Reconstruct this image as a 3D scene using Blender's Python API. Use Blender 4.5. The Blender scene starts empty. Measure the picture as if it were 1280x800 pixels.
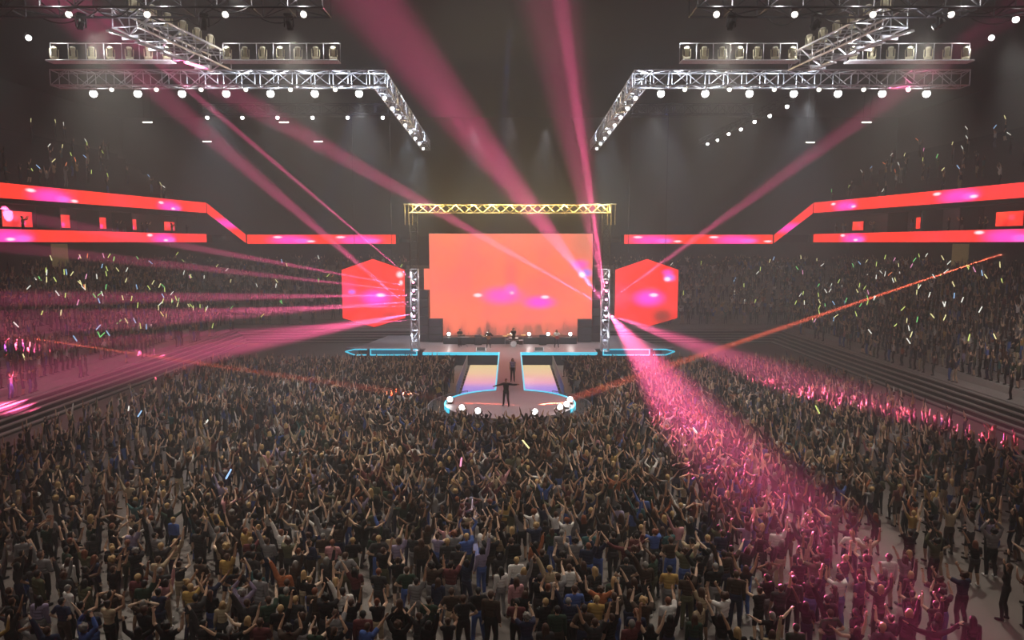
import bpy, math, random
import numpy as np
from mathutils import Vector, Matrix, Euler

R = random.Random(11)
NR = np.random.default_rng(5)
SC = bpy.context.scene
COL = SC.collection
PI = math.pi

# ------------------------------------------------------------------ helpers
def lin(c):
    c = c / 255.0
    return c / 12.92 if c <= .04045 else ((c + .055) / 1.055) ** 2.4
def rgb(r, g, b): return (lin(r), lin(g), lin(b), 1.0)
V = lambda *a: np.array(a, dtype=float)
def nrm(v):
    v = np.asarray(v, float); n = np.linalg.norm(v)
    return v / n if n > 1e-9 else v
ORD = ['first', 'second', 'third', 'fourth', 'fifth', 'sixth', 'seventh', 'eighth', 'ninth', 'tenth', 'eleventh', 'twelfth', 'thirteenth', 'fourteenth', 'fifteenth', 'sixteenth']

class MB:
    """collects lofted shapes; build() links them as one mesh object"""
    def __init__(s): s.v = []; s.f = []; s.m = []; s.n = 0; s.cm = 0
    def add(s, vs, fs):
        s.v.append(np.asarray(vs, float)); s.f += [tuple(i + s.n for i in f) for f in fs]
        s.m += [s.cm] * len(fs); s.n += len(vs); return s
    def rings(s, rs):
        """rs: list of closed rings with the same count; capped"""
        k = len(rs[0]); vs = np.concatenate(rs); fs = []
        for i in range(len(rs) - 1):
            for j in range(k):
                a = i * k + j; b = i * k + (j + 1) % k
                fs.append((a, b, b + k, a + k))
        fs.append(tuple(range(k - 1, -1, -1))); fs.append(tuple((len(rs) - 1) * k + j for j in range(k)))
        return s.add(vs, fs)
    def tube(s, a, b, r1, r2=None, seg=8, cap=False):
        a = np.asarray(a, float); b = np.asarray(b, float); r2 = r1 if r2 is None else r2
        d = nrm(b - a); u = nrm(np.cross(d, V(0, 0, 1) if abs(d[2]) < .9 else V(1, 0, 0))); w = np.cross(d, u)
        t = np.arange(seg) * 2 * PI / seg
        ring = lambda c, r: c + r * (np.cos(t)[:, None] * u + np.sin(t)[:, None] * w)
        if not cap: return s.rings([ring(a, r1), ring(b, r2)])
        rs = []
        for q in (-.98, -.8, -.45, 0): rs.append(ring(a + d * r1 * q, r1 * math.sqrt(1 - q * q)))
        for q in (0, .45, .8, .98): rs.append(ring(b + d * r2 * q, r2 * math.sqrt(1 - q * q)))
        return s.rings(rs)
    def path(s, pts, r, seg=6):
        for a, b in zip(pts[:-1], pts[1:]): s.tube(a, b, r, seg=seg)
        return s
    def ell(s, c, r, M=None, seg=12, rg=8):
        c = np.asarray(c, float); rs = []
        t = np.arange(seg) * 2 * PI / seg
        for i in range(rg):
            ph = -PI / 2 + .08 + (PI - .16) * i / (rg - 1)
            p = np.stack([np.cos(t) * math.cos(ph) * r[0], np.sin(t) * math.cos(ph) * r[1], np.full(seg, math.sin(ph) * r[2])], 1)
            rs.append((p @ M.T if M is not None else p) + c)
        return s.rings(rs)
    def box(s, c, d, M=None, bev=0.0):
        c = np.asarray(c, float); x, y, z = np.asarray(d, float) / 2
        if bev <= 0:
            p = np.array([(-x, -y, -z), (x, -y, -z), (x, y, -z), (-x, y, -z), (-x, -y, z), (x, -y, z), (x, y, z), (-x, y, z)])
            f = [(3, 2, 1, 0), (4, 5, 6, 7), (0, 1, 5, 4), (1, 2, 6, 5), (2, 3, 7, 6), (3, 0, 4, 7)]
            return s.add((p @ M.T if M is not None else p) + c, f)
        b = min(bev, x * .9, y * .9, z * .9)
        def ring(zz, k):
            X, Y = x - k, y - k
            q = [(-X + b, -Y), (X - b, -Y), (X, -Y + b), (X, Y - b), (X - b, Y), (-X + b, Y), (-X, Y - b), (-X, -Y + b)]
            p = np.array([(i, j, zz) for i, j in q]); return (p @ M.T if M is not None else p) + c
        return s.rings([ring(-z, b * .8), ring(-z + b, 0), ring(z - b, 0), ring(z, b * .8)])
    def prism(s, poly, z0, z1):
        k = len(poly)
        return s.rings([np.array([(x, y, z0) for x, y in poly]), np.array([(x, y, z1) for x, y in poly])])
    def mesh(s, name, mats=()):
        me = bpy.data.meshes.new(name)
        me.from_pydata(np.concatenate(s.v).tolist() if s.v else [], [], s.f)
        for m in mats: me.materials.append(m)
        if len(mats) > 1: me.polygons.foreach_set('material_index', s.m)
        me.update(); return me
    def build(s, name, mat, parent=None, smooth=False, loc=None):
        mats = mat if isinstance(mat, (list, tuple)) else [mat]
        me = s.mesh(name, mats)
        if smooth: me.polygons.foreach_set('use_smooth', [True] * len(me.polygons))
        o = bpy.data.objects.new(name, me); COL.objects.link(o)
        if parent is not None: o.parent = parent
        if loc is not None: o.location = loc
        return o

def tag(o, label=None, cat=None, group=None, kind=None):
    if label: o['label'] = label
    if cat: o['category'] = cat
    if group: o['group'] = group
    if kind: o['kind'] = kind
    return o
def empty(name, loc=(0, 0, 0), rz=0, label=None, cat=None, group=None):
    o = bpy.data.objects.new(name, None); COL.objects.link(o)
    o.empty_display_size = .2; o.location = loc; o.rotation_euler = (0, 0, rz)
    return tag(o, label, cat, group)
def copy_tree(o, parent=None):
    c = o.copy(); COL.objects.link(c)
    if parent is not None: c.parent = parent
    for ch in KIDS.get(o.name, []): copy_tree(ch, c)
    return c
KIDS = {}
def index_kids():
    KIDS.clear()
    for o in bpy.data.objects:
        if o.parent is not None: KIDS.setdefault(o.parent.name, []).append(o)
def rotm(axis, a): return np.array(Matrix.Rotation(a, 3, axis))
def look(d, up=(0, 0, 1)):
    """3x3 whose -Z looks along d (for lamps)"""
    return Vector(d).to_track_quat('-Z', 'Y')

# ------------------------------------------------------------------ materials
def mat(name, col, rough=.6, metal=0.0, emit=None, es=0.0, noise=0.0, nscale=8.0, spec=.5, sample=None, col2=None, bump=0.0):
    m = bpy.data.materials.new(name); m.use_nodes = True
    nt = m.node_tree; b = nt.nodes['Principled BSDF']
    b.inputs['Base Color'].default_value = col
    b.inputs['Roughness'].default_value = rough; b.inputs['Metallic'].default_value = metal
    b.inputs['Specular IOR Level'].default_value = spec
    if emit is not None:
        b.inputs['Emission Color'].default_value = emit; b.inputs['Emission Strength'].default_value = es
    if noise > 0:
        tc = nt.nodes.new('ShaderNodeTexCoord'); nz = nt.nodes.new('ShaderNodeTexNoise'); cr = nt.nodes.new('ShaderNodeMix')
        cr.data_type = 'RGBA'
        nz.inputs['Scale'].default_value = nscale; nz.inputs['Detail'].default_value = 4
        nt.links.new(tc.outputs['Object'], nz.inputs['Vector']); nt.links.new(nz.outputs['Fac'], cr.inputs['Factor'])
        k = 1 - noise
        cr.inputs['A'].default_value = (col[0] * k, col[1] * k, col[2] * k, 1)
        c2 = col2 or (min(1, col[0] * (1 + noise)), min(1, col[1] * (1 + noise)), min(1, col[2] * (1 + noise)), 1)
        cr.inputs['B'].default_value = c2
        nt.links.new(cr.outputs['Result'], b.inputs['Base Color'])
        if bump > 0:
            bp = nt.nodes.new('ShaderNodeBump'); bp.inputs['Strength'].default_value = bump
            nt.links.new(nz.outputs['Fac'], bp.inputs['Height']); nt.links.new(bp.outputs['Normal'], b.inputs['Normal'])
    if sample: m.cycles.emission_sampling = sample
    return m

M = {}
M['floor'] = mat('floor_concrete', rgb(104, 95, 90), .5, noise=.25, nscale=.35)
M['concrete'] = mat('stand_concrete', rgb(150, 144, 140), .8, noise=.15, nscale=1.5)
M['riser'] = mat('stand_riser', rgb(38, 36, 38), .85, noise=.2, nscale=2)
M['dark'] = mat('dark_paint', rgb(30, 28, 30), .8, noise=.2, nscale=1)
M['ceil'] = mat('ceiling_black', rgb(26, 25, 25), .9, noise=.3, nscale=.5)
M['wall'] = mat('wall_dark', rgb(34, 32, 33), .9, noise=.2, nscale=.6)
M['beige'] = mat('doorway_beige_glow', rgb(190, 170, 120), .8, noise=.1, nscale=2, emit=rgb(190, 165, 110), es=.12)  # faint glow put into the beige; the doorway holds no lamp
M['alu'] = mat('truss_aluminium', rgb(205, 208, 215), .38, .75, noise=.06, nscale=6)
M['steel'] = mat('dark_steel', rgb(70, 70, 76), .45, .7, noise=.1, nscale=6)
M['black'] = mat('black_plastic', rgb(22, 22, 25), .5, noise=.2, nscale=10)
M['grille'] = mat('speaker_grille', rgb(34, 38, 50), .6, noise=.4, nscale=60)
M['stage'] = mat('stage_deck', rgb(140, 128, 134), .42, noise=.12, nscale=1.2)
M['fascia'] = mat('stage_fascia', rgb(30, 42, 52), .7, noise=.2, nscale=3)
M['cyan'] = mat('cyan_led', rgb(60, 190, 215), .4, emit=rgb(70, 195, 225), es=1.3)
M['lens'] = mat('lamp_lens_white', (1, 1, 1, 1), .2, emit=(1, .97, .93, 1), es=9.0, sample='NONE')
M['lens_dim'] = mat('lamp_lens_dim', (1, 1, 1, 1), .2, emit=(1, .95, .85, 1), es=2.2, sample='NONE')
M['lens_warm'] = mat('lamp_lens_warm', (1, .95, .8, 1), .2, emit=(1, .82, .42, 1), es=3.0, sample='NONE')
M['lens_pink'] = mat('lamp_lens_pink', (1, .6, .7, 1), .2, emit=(1, .25, .5, 1), es=6.0, sample='NONE')
M['cream'] = mat('fixture_cream', rgb(196, 190, 160), .45, noise=.08, nscale=9)
M['tray'] = mat('white_tray', rgb(225, 226, 232), .4, noise=.05, nscale=4)
M['rail'] = mat('galvanised_rail', rgb(150, 150, 155), .4, .6, noise=.1, nscale=8)

def video(name, base, blobs, strength=1.0, dims=(1, 1), noise_col=None, nscale=2.0, bottom=None):
    """a video wall's picture: base colour, soft blobs (x, y, sx, sy, colour) in metres on its face, dark figures along the bottom"""
    m = bpy.data.materials.new(name); m.use_nodes = True; nt = m.node_tree; N = nt.nodes; L = nt.links
    b = N['Principled BSDF']; b.inputs['Base Color'].default_value = (.02, .02, .02, 1); b.inputs['Roughness'].default_value = .5
    tc = N.new('ShaderNodeTexCoord'); cur = None
    nz = N.new('ShaderNodeTexNoise'); nz.inputs['Scale'].default_value = nscale / max(dims); nz.inputs['Detail'].default_value = 3
    L.new(tc.outputs['Object'], nz.inputs['Vector'])
    mr = N.new('ShaderNodeMapRange'); mr.inputs['From Min'].default_value = .42; mr.inputs['From Max'].default_value = .68
    L.new(nz.outputs['Fac'], mr.inputs['Value'])
    mx = N.new('ShaderNodeMix'); mx.data_type = 'RGBA'
    mx.inputs['A'].default_value = base; mx.inputs['B'].default_value = noise_col or base
    L.new(mr.outputs['Result'], mx.inputs['Factor']); cur = mx.outputs['Result']
    if bottom:
        col, z0, z1 = bottom
        sx = N.new('ShaderNodeSeparateXYZ'); L.new(tc.outputs['Object'], sx.inputs[0])
        n2 = N.new('ShaderNodeTexNoise'); n2.inputs['Scale'].default_value = 1.1; n2.inputs['Detail'].default_value = 2
        mp = N.new('ShaderNodeMapping'); mp.inputs['Scale'].default_value = (1, 1, .25)
        L.new(tc.outputs['Object'], mp.inputs[0]); L.new(mp.outputs[0], n2.inputs['Vector'])
        ma = N.new('ShaderNodeMath'); ma.operation = 'MULTIPLY_ADD'; ma.inputs[1].default_value = 5.0; ma.inputs[2].default_value = -2.5
        L.new(n2.outputs['Fac'], ma.inputs[0])
        mb = N.new('ShaderNodeMath'); mb.operation = 'SUBTRACT'; L.new(sx.outputs['Z'], mb.inputs[0]); L.new(ma.outputs[0], mb.inputs[1])
        m2 = N.new('ShaderNodeMapRange'); m2.interpolation_type = 'SMOOTHSTEP'; m2.inputs['From Min'].default_value = z0; m2.inputs['From Max'].default_value = z1
        m2.inputs['To Min'].default_value = 1; m2.inputs['To Max'].default_value = 0
        L.new(mb.outputs[0], m2.inputs['Value'])
        mx = N.new('ShaderNodeMix'); mx.data_type = 'RGBA'; mx.inputs['B'].default_value = col
        L.new(m2.outputs['Result'], mx.inputs['Factor']); L.new(cur, mx.inputs['A']); cur = mx.outputs['Result']
    for (x, z, sx_, sz, col, amt) in blobs:
        mp = N.new('ShaderNodeMapping'); mp.vector_type = 'POINT'
        mp.inputs['Location'].default_value = (-x / sx_, 0, -z / sz); mp.inputs['Scale'].default_value = (1 / sx_, 0, 1 / sz)
        L.new(tc.outputs['Object'], mp.inputs[0])
        ln = N.new('ShaderNodeVectorMath'); ln.operation = 'LENGTH'; L.new(mp.outputs[0], ln.inputs[0])
        r = N.new('ShaderNodeMapRange'); r.interpolation_type = 'SMOOTHERSTEP'
        r.inputs['From Min'].default_value = 0; r.inputs['From Max'].default_value = 1; r.inputs['To Min'].default_value = amt; r.inputs['To Max'].default_value = 0
        L.new(ln.outputs['Value'], r.inputs['Value'])
        mx = N.new('ShaderNodeMix'); mx.data_type = 'RGBA'; mx.inputs['B'].default_value = col
        L.new(r.outputs['Result'], mx.inputs['Factor']); L.new(cur, mx.inputs['A']); cur = mx.outputs['Result']
    L.new(cur, b.inputs['Emission Color']); b.inputs['Emission Strength'].default_value = strength
    return m

MAG = rgb(255, 70, 225); WHT = rgb(255, 245, 255); VIO = rgb(190, 120, 255); RED = rgb(255, 52, 38); PNK = rgb(255, 70, 110)

# ------------------------------------------------------------------ the arena shell
def struct(o): o['kind'] = 'structure'; return o
struct(MB().box((0, 48, -.1), (120, 150, .2)).build('floor', M['floor']))
struct(MB().box((0, 48, 30.1), (120, 150, .2)).build('ceiling', M['ceil']))
struct(MB().box((-58, 48, 15), (.4, 130, 30)).build('wall_left', M['wall']))
struct(MB().box((58, 48, 15), (.4, 130, 30)).build('wall_right', M['wall']))
struct(MB().box((0, 110, 15), (116, .4, 30)).build('wall_back', M['wall']))
struct(MB().box((0, -14, 15), (116, .4, 30)).build('wall_front', M['wall']))

def outline(o, side, y0=4.0, xin=0.0):
    """plan line at offset o outwards from the floor edge, mitred at the back corner"""
    return [(side * (30 + o), y0), (side * (30 + o), 82 + o), (side * xin, 82 + o)]
def strip_block(mb, o0, o1, z0, z1, side, y0=4.0, xin=11.0):
    a = outline(o0, side, y0, xin); b = outline(o1, side, y0, xin)
    for i in range(2):
        q = [a[i], a[i + 1], b[i + 1], b[i]]
        if side < 0: q = q[::-1]
        q = q[::-1]
        mb.prism(q, z0, z1)
ROWS = []
for k in range(15): ROWS.append((4.0 + .8 * k, 1.2 + .48 * (k + 1)))          # (offset, tread height)
for side, nm in ((-1, 'left'), (1, 'right')):
    lip = MB(); body = MB()
    for k in range(5):                                     # ledges between the floor and the stand
        strip_block(body, .5 * k, .5 * k + .5, 0, .24 * (k + 1) - .09, side)
        strip_block(lip, .5 * k - .06, .5 * k + .16, .24 * (k + 1) - .09, .24 * (k + 1), side)
    struct(body.build('trim_1' if side < 0 else 'trim_2', M['riser']))
    struct(lip.build('trim_3' if side < 0 else 'trim_4', M['concrete']))
    st = MB(); strip_block(st, 2.5, 4.0, 0, 1.2, side)
    for o, z in ROWS: strip_block(st, o, o + .8, 0, z, side)
    struct(st.build('floor_stand_' + nm, M['concrete']))
    bw = MB(); strip_block(bw, 16.0, 16.4, 0, 12.3, side, xin=11)
    struct(bw.build('wall_stand_' + nm, M['wall']))
    # suites level
    sl = MB(); strip_block(sl, 6.35, 15.9, 11.5, 11.9, side, xin=13.5)
    struct(sl.build('floor_balcony_' + nm, M['riser']))
    pr = MB()
    a = outline(6.0, side, xin=13.5)
    strip_block(pr, 6.35, 6.5, 11.9, 12.4, side, xin=13.5)
    struct(pr.build('wall_balcony_' + nm, M['dark']))
    sw = MB(); sw.box((side * 39.6, 45, 13.2), (.3, 82, 2.7))
    struct(sw.build('wall_suite_' + nm, mat('suite_wall_' + nm, rgb(78, 66, 66), .8, noise=.3, nscale=.5)))
    cs = MB()
    cs.rings([np.array([(side * 36.4, y, z), (side * 52, y, z), (side * 52, y, z + .35), (side * 36.4, y, z + .35)])[::(1 if side > 0 else -1)] for y, z in ((4, 14.25), (86, 14.85))])
    struct(cs.build('ceiling_suite_' + nm, M['dark']))
    up = MB()
    for k in range(11):
        o = 37.0 + .9 * k; z = 15.4 + .62 * k
        up.box((side * (o + .45), 44, z - .4), (.9, 84, 1.2))
    struct(up.build('floor_upper_stand_' + nm, M['riser']))
    dv = MB().box((side * 38.5, 60.6, 13.2), (2.0, .15, 2.5)).box((side * 38.5, 66.3, 13.2), (2.0, .15, 2.5)).box((side * 38.5, 72.1, 13.2), (2.0, .15, 2.5))
    struct(dv.build('wall_partition_' + nm, M['wall']))
    dr = MB(); dr.box((side * 45.95, 73.8, 10.2), (.1, 2.6, 2.3)); 
    struct(dr.build('door_1' if side < 0 else 'door_2', M['beige']))

# ------------------------------------------------------------------ LED ribbon boards
def quad_board(name, p, q, za, zb, blobs, label, thick=.2, inner=1):
    """board from plan point p to q; za=(bottom, top) at p, zb at q"""
    o = empty(name, (p[0], p[1], 0), label=label, cat='led board')
    d = np.array(q) - np.array(p); Lh = float(np.hypot(*d)); ang = math.atan2(d[1], d[0]); o.rotation_euler = (0, 0, ang)
    y0, y1 = (0, -thick) if inner < 0 else (0, thick)
    def slab(ya, yb, gx=0.0, gz=0.0):
        mb = MB()
        r = lambda x, zz: np.array([(x, min(ya, yb), zz[0] + gz), (x, max(ya, yb), zz[0] + gz), (x, max(ya, yb), zz[1] - gz), (x, min(ya, yb), zz[1] - gz)])
        return mb.rings([r(gx, za), r(Lh - gx, zb)])
    slab(0, .06, .03, .03).build('screen', video(name + '_picture', RED, blobs, 1.5, (12, 1), rgb(255, 58, 66), 1.6), o)
    slab(.06, .3).build('housing', M['black'], o)
    return o
def ribbon_blobs(L, z, seed, n=3, slope=0.0):
    r = random.Random(seed); out = []
    for i in range(n):
        x = L * (i + .3 + .4 * r.random()) / n; zz = z + slope * x / L
        out.append((x, zz - .1, 4.0, 1.0, MAG, .7)); out.append((x + 1.6, zz - .2, 1.6, .45, VIO, .6))
        out.append((x - 3 + 2 * r.random(), zz + .25, .9, .22, WHT, .95)); out.append((x + 5 * r.random(), zz - .25, .8, .2, WHT, .9))
    return out
for side, nm in ((-1, 'left'), (1, 'right')):
    # face looks towards the middle: run the local x axis so that local -y points inwards
    if side < 0:
        P = lambda y: ((-36, y)); run = lambda y0, y1: ((-36, y0), (-36, y1))
    A, B = ((side * 36, 5), (side * 36, 86.3))
    p, q = (A, B)
    flip = side > 0                      # local +y must point outwards
    def seg(p, q, za, zb, seed, n, label):
        L = math.dist(p, q)
        if flip is False: pass
        if side > 0: p, q, za, zb = q, p, zb, za
        # local +y = left of p->q ; for side<0 running +Y, left is -x (outwards): fine
        sl = (zb[0] - za[0])
        return quad_board('led_ribbon_board', p, q, za, zb, ribbon_blobs(L, (za[0] + za[1]) / 2, seed, n, sl), label)
    seg(A, B, (14.15, 15.1), (14.95, 16.2), 3 + side, 4, 'long red upper ribbon board along the %s balcony, rising towards the stage' % nm)
    seg(A, (side * 36, 86.0), (11.5, 12.45), (11.5, 12.5), 8 + side, 4, 'long red lower ribbon board along the %s balcony, above the packed stand' % nm)
    seg((side * 36, 86.4), (side * 31.9, 87.6), (14.9, 16.15), (11.4, 12.45), 12 + side, 1, 'short slanted red ribbon board stepping down at the %s corner' % nm)
    seg((side * 31.8, 87.6), (side * 13.8, 87.6), (11.3, 12.45), (11.3, 12.45), 20 + side, 2, 'red ribbon board on the back wall %s of the main screen' % nm)

# small red screens in the suites
tvL = [(58.0, 3.6, 1.35), (63.2, 3.4, 1.25), (69.2, 3.0, 1.2), (75.0, 2.8, 1.2), (83.8, 2.6, 1.1)]
wordsL = ['first', 'second', 'third', 'fourth', 'last']
for i, (y, w, h) in enumerate(tvL):
    o = empty('television', (-39.37, y, 13.35), -PI / 2 + PI, label='glowing red screen in the left suites, %s from the near end' % wordsL[i], cat='screen', group='red screens in the suites')
    o.rotation_euler = (0, 0, PI / 2)
    MB().box((0, 0, 0), (w, .1, h), bev=.03).build('housing', M['black'], o)
    MB().box((0, -.07, 0), (w - .12, .04, h - .12)).build('screen', video('suite_picture', rgb(255, 70, 62), [(-.3, .1, .7, .4, PNK, .8), (.6, -.3, .5, .35, MAG, .5)], 1.7, (w, h), rgb(190, 30, 40), 3.0), o)
tvR = [(82.0, 2.6, 1.1, 'beside the slanted board'), (69.5, 1.6, 1.2, 'in the middle suite'), (57.2, 3.2, 1.25, 'at the near end')]
for y, w, h, t in tvR:
    o = empty('television', (39.37, y, 13.35), -PI / 2, label='glowing red screen in the right suites, ' + t, cat='screen', group='red screens in the suites')
    MB().box((0, 0, 0), (w, .1, h), bev=.03).build('housing', M['black'], o)
    MB().box((0, -.07, 0), (w - .12, .04, h - .12)).build('screen', video('suite_picture', rgb(255, 66, 48), [(.3, .1, .7, .4, PNK, .6)], 1.7, (w, h), rgb(200, 30, 30), 3.0), o)

# ------------------------------------------------------------------ stage
stage = empty('stage', (0, 0, 0), label='long low concert stage with a catwalk running out to a round front platform', cat='stage')
ZS = 1.2
CY, CR = 45.6, 4.15
main = [(-14.9, 69.6), (-8.2, 69.6), (-8.2, 67.0), (8.2, 67.0), (8.2, 69.6), (14.9, 69.6), (16.2, 70.4), (14.9, 71.2), (13.5, 79.5), (-13.5, 79.5), (-14.9, 71.2), (-16.2, 70.4)]
MB().prism(main, 0, ZS).build('main_deck', [M['stage']], stage)
cw = .98
MB().box((0, (67 + CY + 3.95) / 2, .6), (2 * cw, 67 - CY - 3.95, ZS)).build('catwalk', M['stage'], stage)
circ = [(CR * math.sin(t), CY + CR * math.cos(t)) for t in np.linspace(0, 2 * PI, 72, endpoint=False)][::-1]
MB().prism(circ, 0, ZS).build('round_platform', M['stage'], stage)
fa = MB()
fa.box((-4.6, 66.97, .55), (7.2, .04, 1.1)).box((4.6, 66.97, .55), (7.2, .04, 1.1))
fa.box((-11.5, 69.57, .55), (6.6, .04, 1.1)).box((11.5, 69.57, .55), (6.6, .04, 1.1))
fa.build('skirt', M['fascia'], stage)
a0 = math.asin((cw + .05) / CR)
def arc(t0, t1, r, n=26): return [(r * math.sin(t), CY + r * math.cos(t)) for t in np.linspace(t0, t1, n)]
for s in (-1, 1):
    e = MB()
    e.box((s * (cw + .04), (67 + 49.7) / 2, ZS - .12), (.1, 67 - 49.7, .3))
    e.build('led_edge', M['cyan'], stage)
    e = MB().box((s * 4.6, 66.93, ZS - .1), (7.2, .1, .26)); e.build('led_edge', M['cyan'], stage)
    pts = arc(s * a0, s * 2.0, CR + .02); e = MB()
    for a, b in zip(pts[:-1], pts[1:]): e.box(((a[0] + b[0]) / 2, (a[1] + b[1]) / 2, ZS - .1), (math.dist(a, b) * 1.05, .12, .3), rotm('Z', math.atan2(b[1] - a[1], b[0] - a[0])))
    e.build('led_edge', M['cyan'], stage)
    # outlined wing fronts: a rectangle of light and a pointed end piece
    e = MB()
    for z in (1.12, .58): e.box((s * 11.35, 69.5, z), (4.5, .1, .1))
    for x in (9.1, 13.6): e.box((s * x, 69.5, .85), (.1, .1, .64))
    e.build('led_frame', M['cyan'], stage)
    e = MB(); k = [(s * 13.95, 69.5, 1.12), (s * 15.2, 69.5, 1.12), (s * 16.15, 69.9, .85), (s * 15.2, 69.5, .58), (s * 13.95, 69.5, .58)]
    e.path([np.array(q) for q in k], .06, 6); e.build('led_frame', M['cyan'], stage)
    e = MB().box((s * 11.35, 69.53, .85), (4.4, .04, .44)); e.build('led_panel', mat('wing_panel', rgb(20, 80, 100), .5, emit=rgb(30, 110, 140), es=.5), stage)

# pit floor beside the catwalk, its coloured light painted as emission
for s in (-1, 1):
    m = bpy.data.materials.new('pit_painted_light'); m.use_nodes = True; nt = m.node_tree; b = nt.nodes['Principled BSDF']
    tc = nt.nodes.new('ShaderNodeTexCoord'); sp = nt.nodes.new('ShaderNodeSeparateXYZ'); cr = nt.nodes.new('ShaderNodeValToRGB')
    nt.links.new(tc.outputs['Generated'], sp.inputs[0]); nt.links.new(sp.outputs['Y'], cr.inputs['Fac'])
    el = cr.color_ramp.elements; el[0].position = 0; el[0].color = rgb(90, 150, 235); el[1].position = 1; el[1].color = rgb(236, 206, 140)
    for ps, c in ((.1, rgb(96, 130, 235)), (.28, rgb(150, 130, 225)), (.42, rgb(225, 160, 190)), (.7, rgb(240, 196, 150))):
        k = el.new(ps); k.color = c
    nt.links.new(cr.outputs['Color'], b.inputs['Emission Color']); b.inputs['Emission Strength'].default_value = 1.0  # emission gradient stands in for coloured light falling on the floor
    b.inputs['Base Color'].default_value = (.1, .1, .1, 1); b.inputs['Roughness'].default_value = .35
    o = empty('glowing_pit_floor', (s * 2.42, 0, 0), label='pit floor with painted yellow, pink and blue light %s of the catwalk' % ('left' if s < 0 else 'right'), cat='floor screen')
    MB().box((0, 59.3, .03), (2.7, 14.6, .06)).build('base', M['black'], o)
    MB().box((0, 59.3, .075), (2.6, 14.5, .03)).build('screen', m, o)  # slab whose emission carries the painted floor light, not a display

# main video wall
blm = [(-.9, 5.9, 3.4, 1.5, MAG, .75), (3.0, 5.2, 2.6, 1.1, MAG, .95), (3.6, 5.75, .7, .3, WHT, .95), (-3.5, 5.95, .75, .34, WHT, .95), (.0, 6.6, 1.1, 1.0, rgb(225, 120, 255), .6), (.1, 6.2, .4, .3, WHT, .6),
       (7.3, 9.2, 1.5, .9, MAG, .7), (7.9, 8.3, 1.1, .8, rgb(170, 130, 255), .9), (7.5, 8.1, .6, .5, WHT, .95), (0, 8, 1.2, 3.5, PNK, .35), (8, 11.5, 3.2, 3.0, rgb(205, 120, 100), .75), (7, 2, 4, 1.6, rgb(110, 84, 78), .7), (1.5, 2.2, 5, 1.2, rgb(190, 110, 90), .5)]
vw = empty('video_wall', (.1, 76, 0), label='huge main video wall showing salmon red picture with magenta flares behind the band', cat='video wall')
MB().box((0, .3, 7.0), (17.4, .5, 11.0), bev=.04).build('housing', M['black'], vw)
MB().box((0, 0, 7.0), (17.15, .12, 10.8)).build('screen', video('main_picture', rgb(255, 120, 92), blm, 1.32, (17, 11), rgb(255, 108, 104), 3.0, bottom=(rgb(150, 84, 74), 1.4, 3.2)), vw)
MB().box((-8.85, -.05, 7.65), (.62, .14, 2.2), bev=.02).build('side_panel', video('side_picture', rgb(255, 116, 90), [(0, 7.4, .4, 1.4, PNK, .4)], 1.4, (2, 2)), vw)

# hexagonal side screens
for s in (-1, 1):
    poly = [(-3.05, 4.15), (0, 3.25), (3.05, 4.15), (3.05, 8.85), (0, 9.9), (-3.05, 8.85)]
    o = empty('hexagon_screen', (s * 13.3, 70, 0), label='tall six-sided red video screen hanging %s of the stage' % ('left' if s < 0 else 'right'), cat='video screen')
    def hexm(k, y0, y1):
        return MB().rings([np.array([(x * k, y, 6.55 + (z - 6.55) * k) for x, z in poly]) for y in (y1, y0)])
    bl = [(.2, 6.1, 2.4, 1.3, MAG, .95), (.7, 6.4, .7, .3, WHT, .9), (-2.4, 6.6, 1.6, 2.4, rgb(255, 70, 150), .5), (-2.1, 6.7, .6, .4, VIO, .8), (1.6 if s < 0 else -1.8, 4.2, 1.6, 1.0, rgb(150, 40, 40), .6)]
    if s < 0: bl += [(2.6, 8.4, .55, .5, WHT, .8), (2.7, 7.6, .3, .4, WHT, .8)]
    else: bl = bl[:2] + [(-2.5, 6.2, 1.5, 2.4, PNK, .6), (2.0, 8.6, .9, .5, MAG, .7), (2.2, 8.1, .9, .6, VIO, .9), (2.0, 7.95, .5, .35, WHT, .95), (1.6, 4.3, 1.8, 1.3, rgb(120, 50, 40), .85)]
    hexm(1, 0, .08).build('screen', video('hexagon_picture', rgb(255, 48, 36), bl, 1.4, (6, 6), rgb(255, 60, 60), 3.0), o)
    hexm(1.02, .09, .5).build('housing', M['black'], o)
    for x in (-1.8, 1.8): MB().tube((x, .3, 9.2), (x, .3, 24), .025, seg=6).build('cable', M['steel'], o)

# speaker stacks at the sides of the video wall
def stack(x, y, w, h, n, label):
    o = empty('speaker_stack', (x, y, ZS), label=label, cat='speaker')
    for i in range(n):
        hh = h / n
        c = MB().box((0, 0, hh * (i + .5)), (w, .8, hh - .03), bev=.03).build('cabinet', M['black'], o)
        MB().box((0, -.41, hh * (i + .5)), (w - .1, .03, hh - .13)).build('grille', M['grille'], c)
stack(-9.0, 74.6, 1.1, 5.4, 6, 'tall dark speaker stack left of the video wall')
stack(9.1, 74.6, 1.1, 5.3, 6, 'tall dark speaker stack right of the video wall')
stack(-7.7, 74.3, 1.45, 2.45, 3, 'shorter dark speaker stack in front of the wall\'s left edge')
stack(7.75, 74.3, 1.45, 2.4, 3, 'shorter dark speaker stack in front of the wall\'s right edge')

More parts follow.
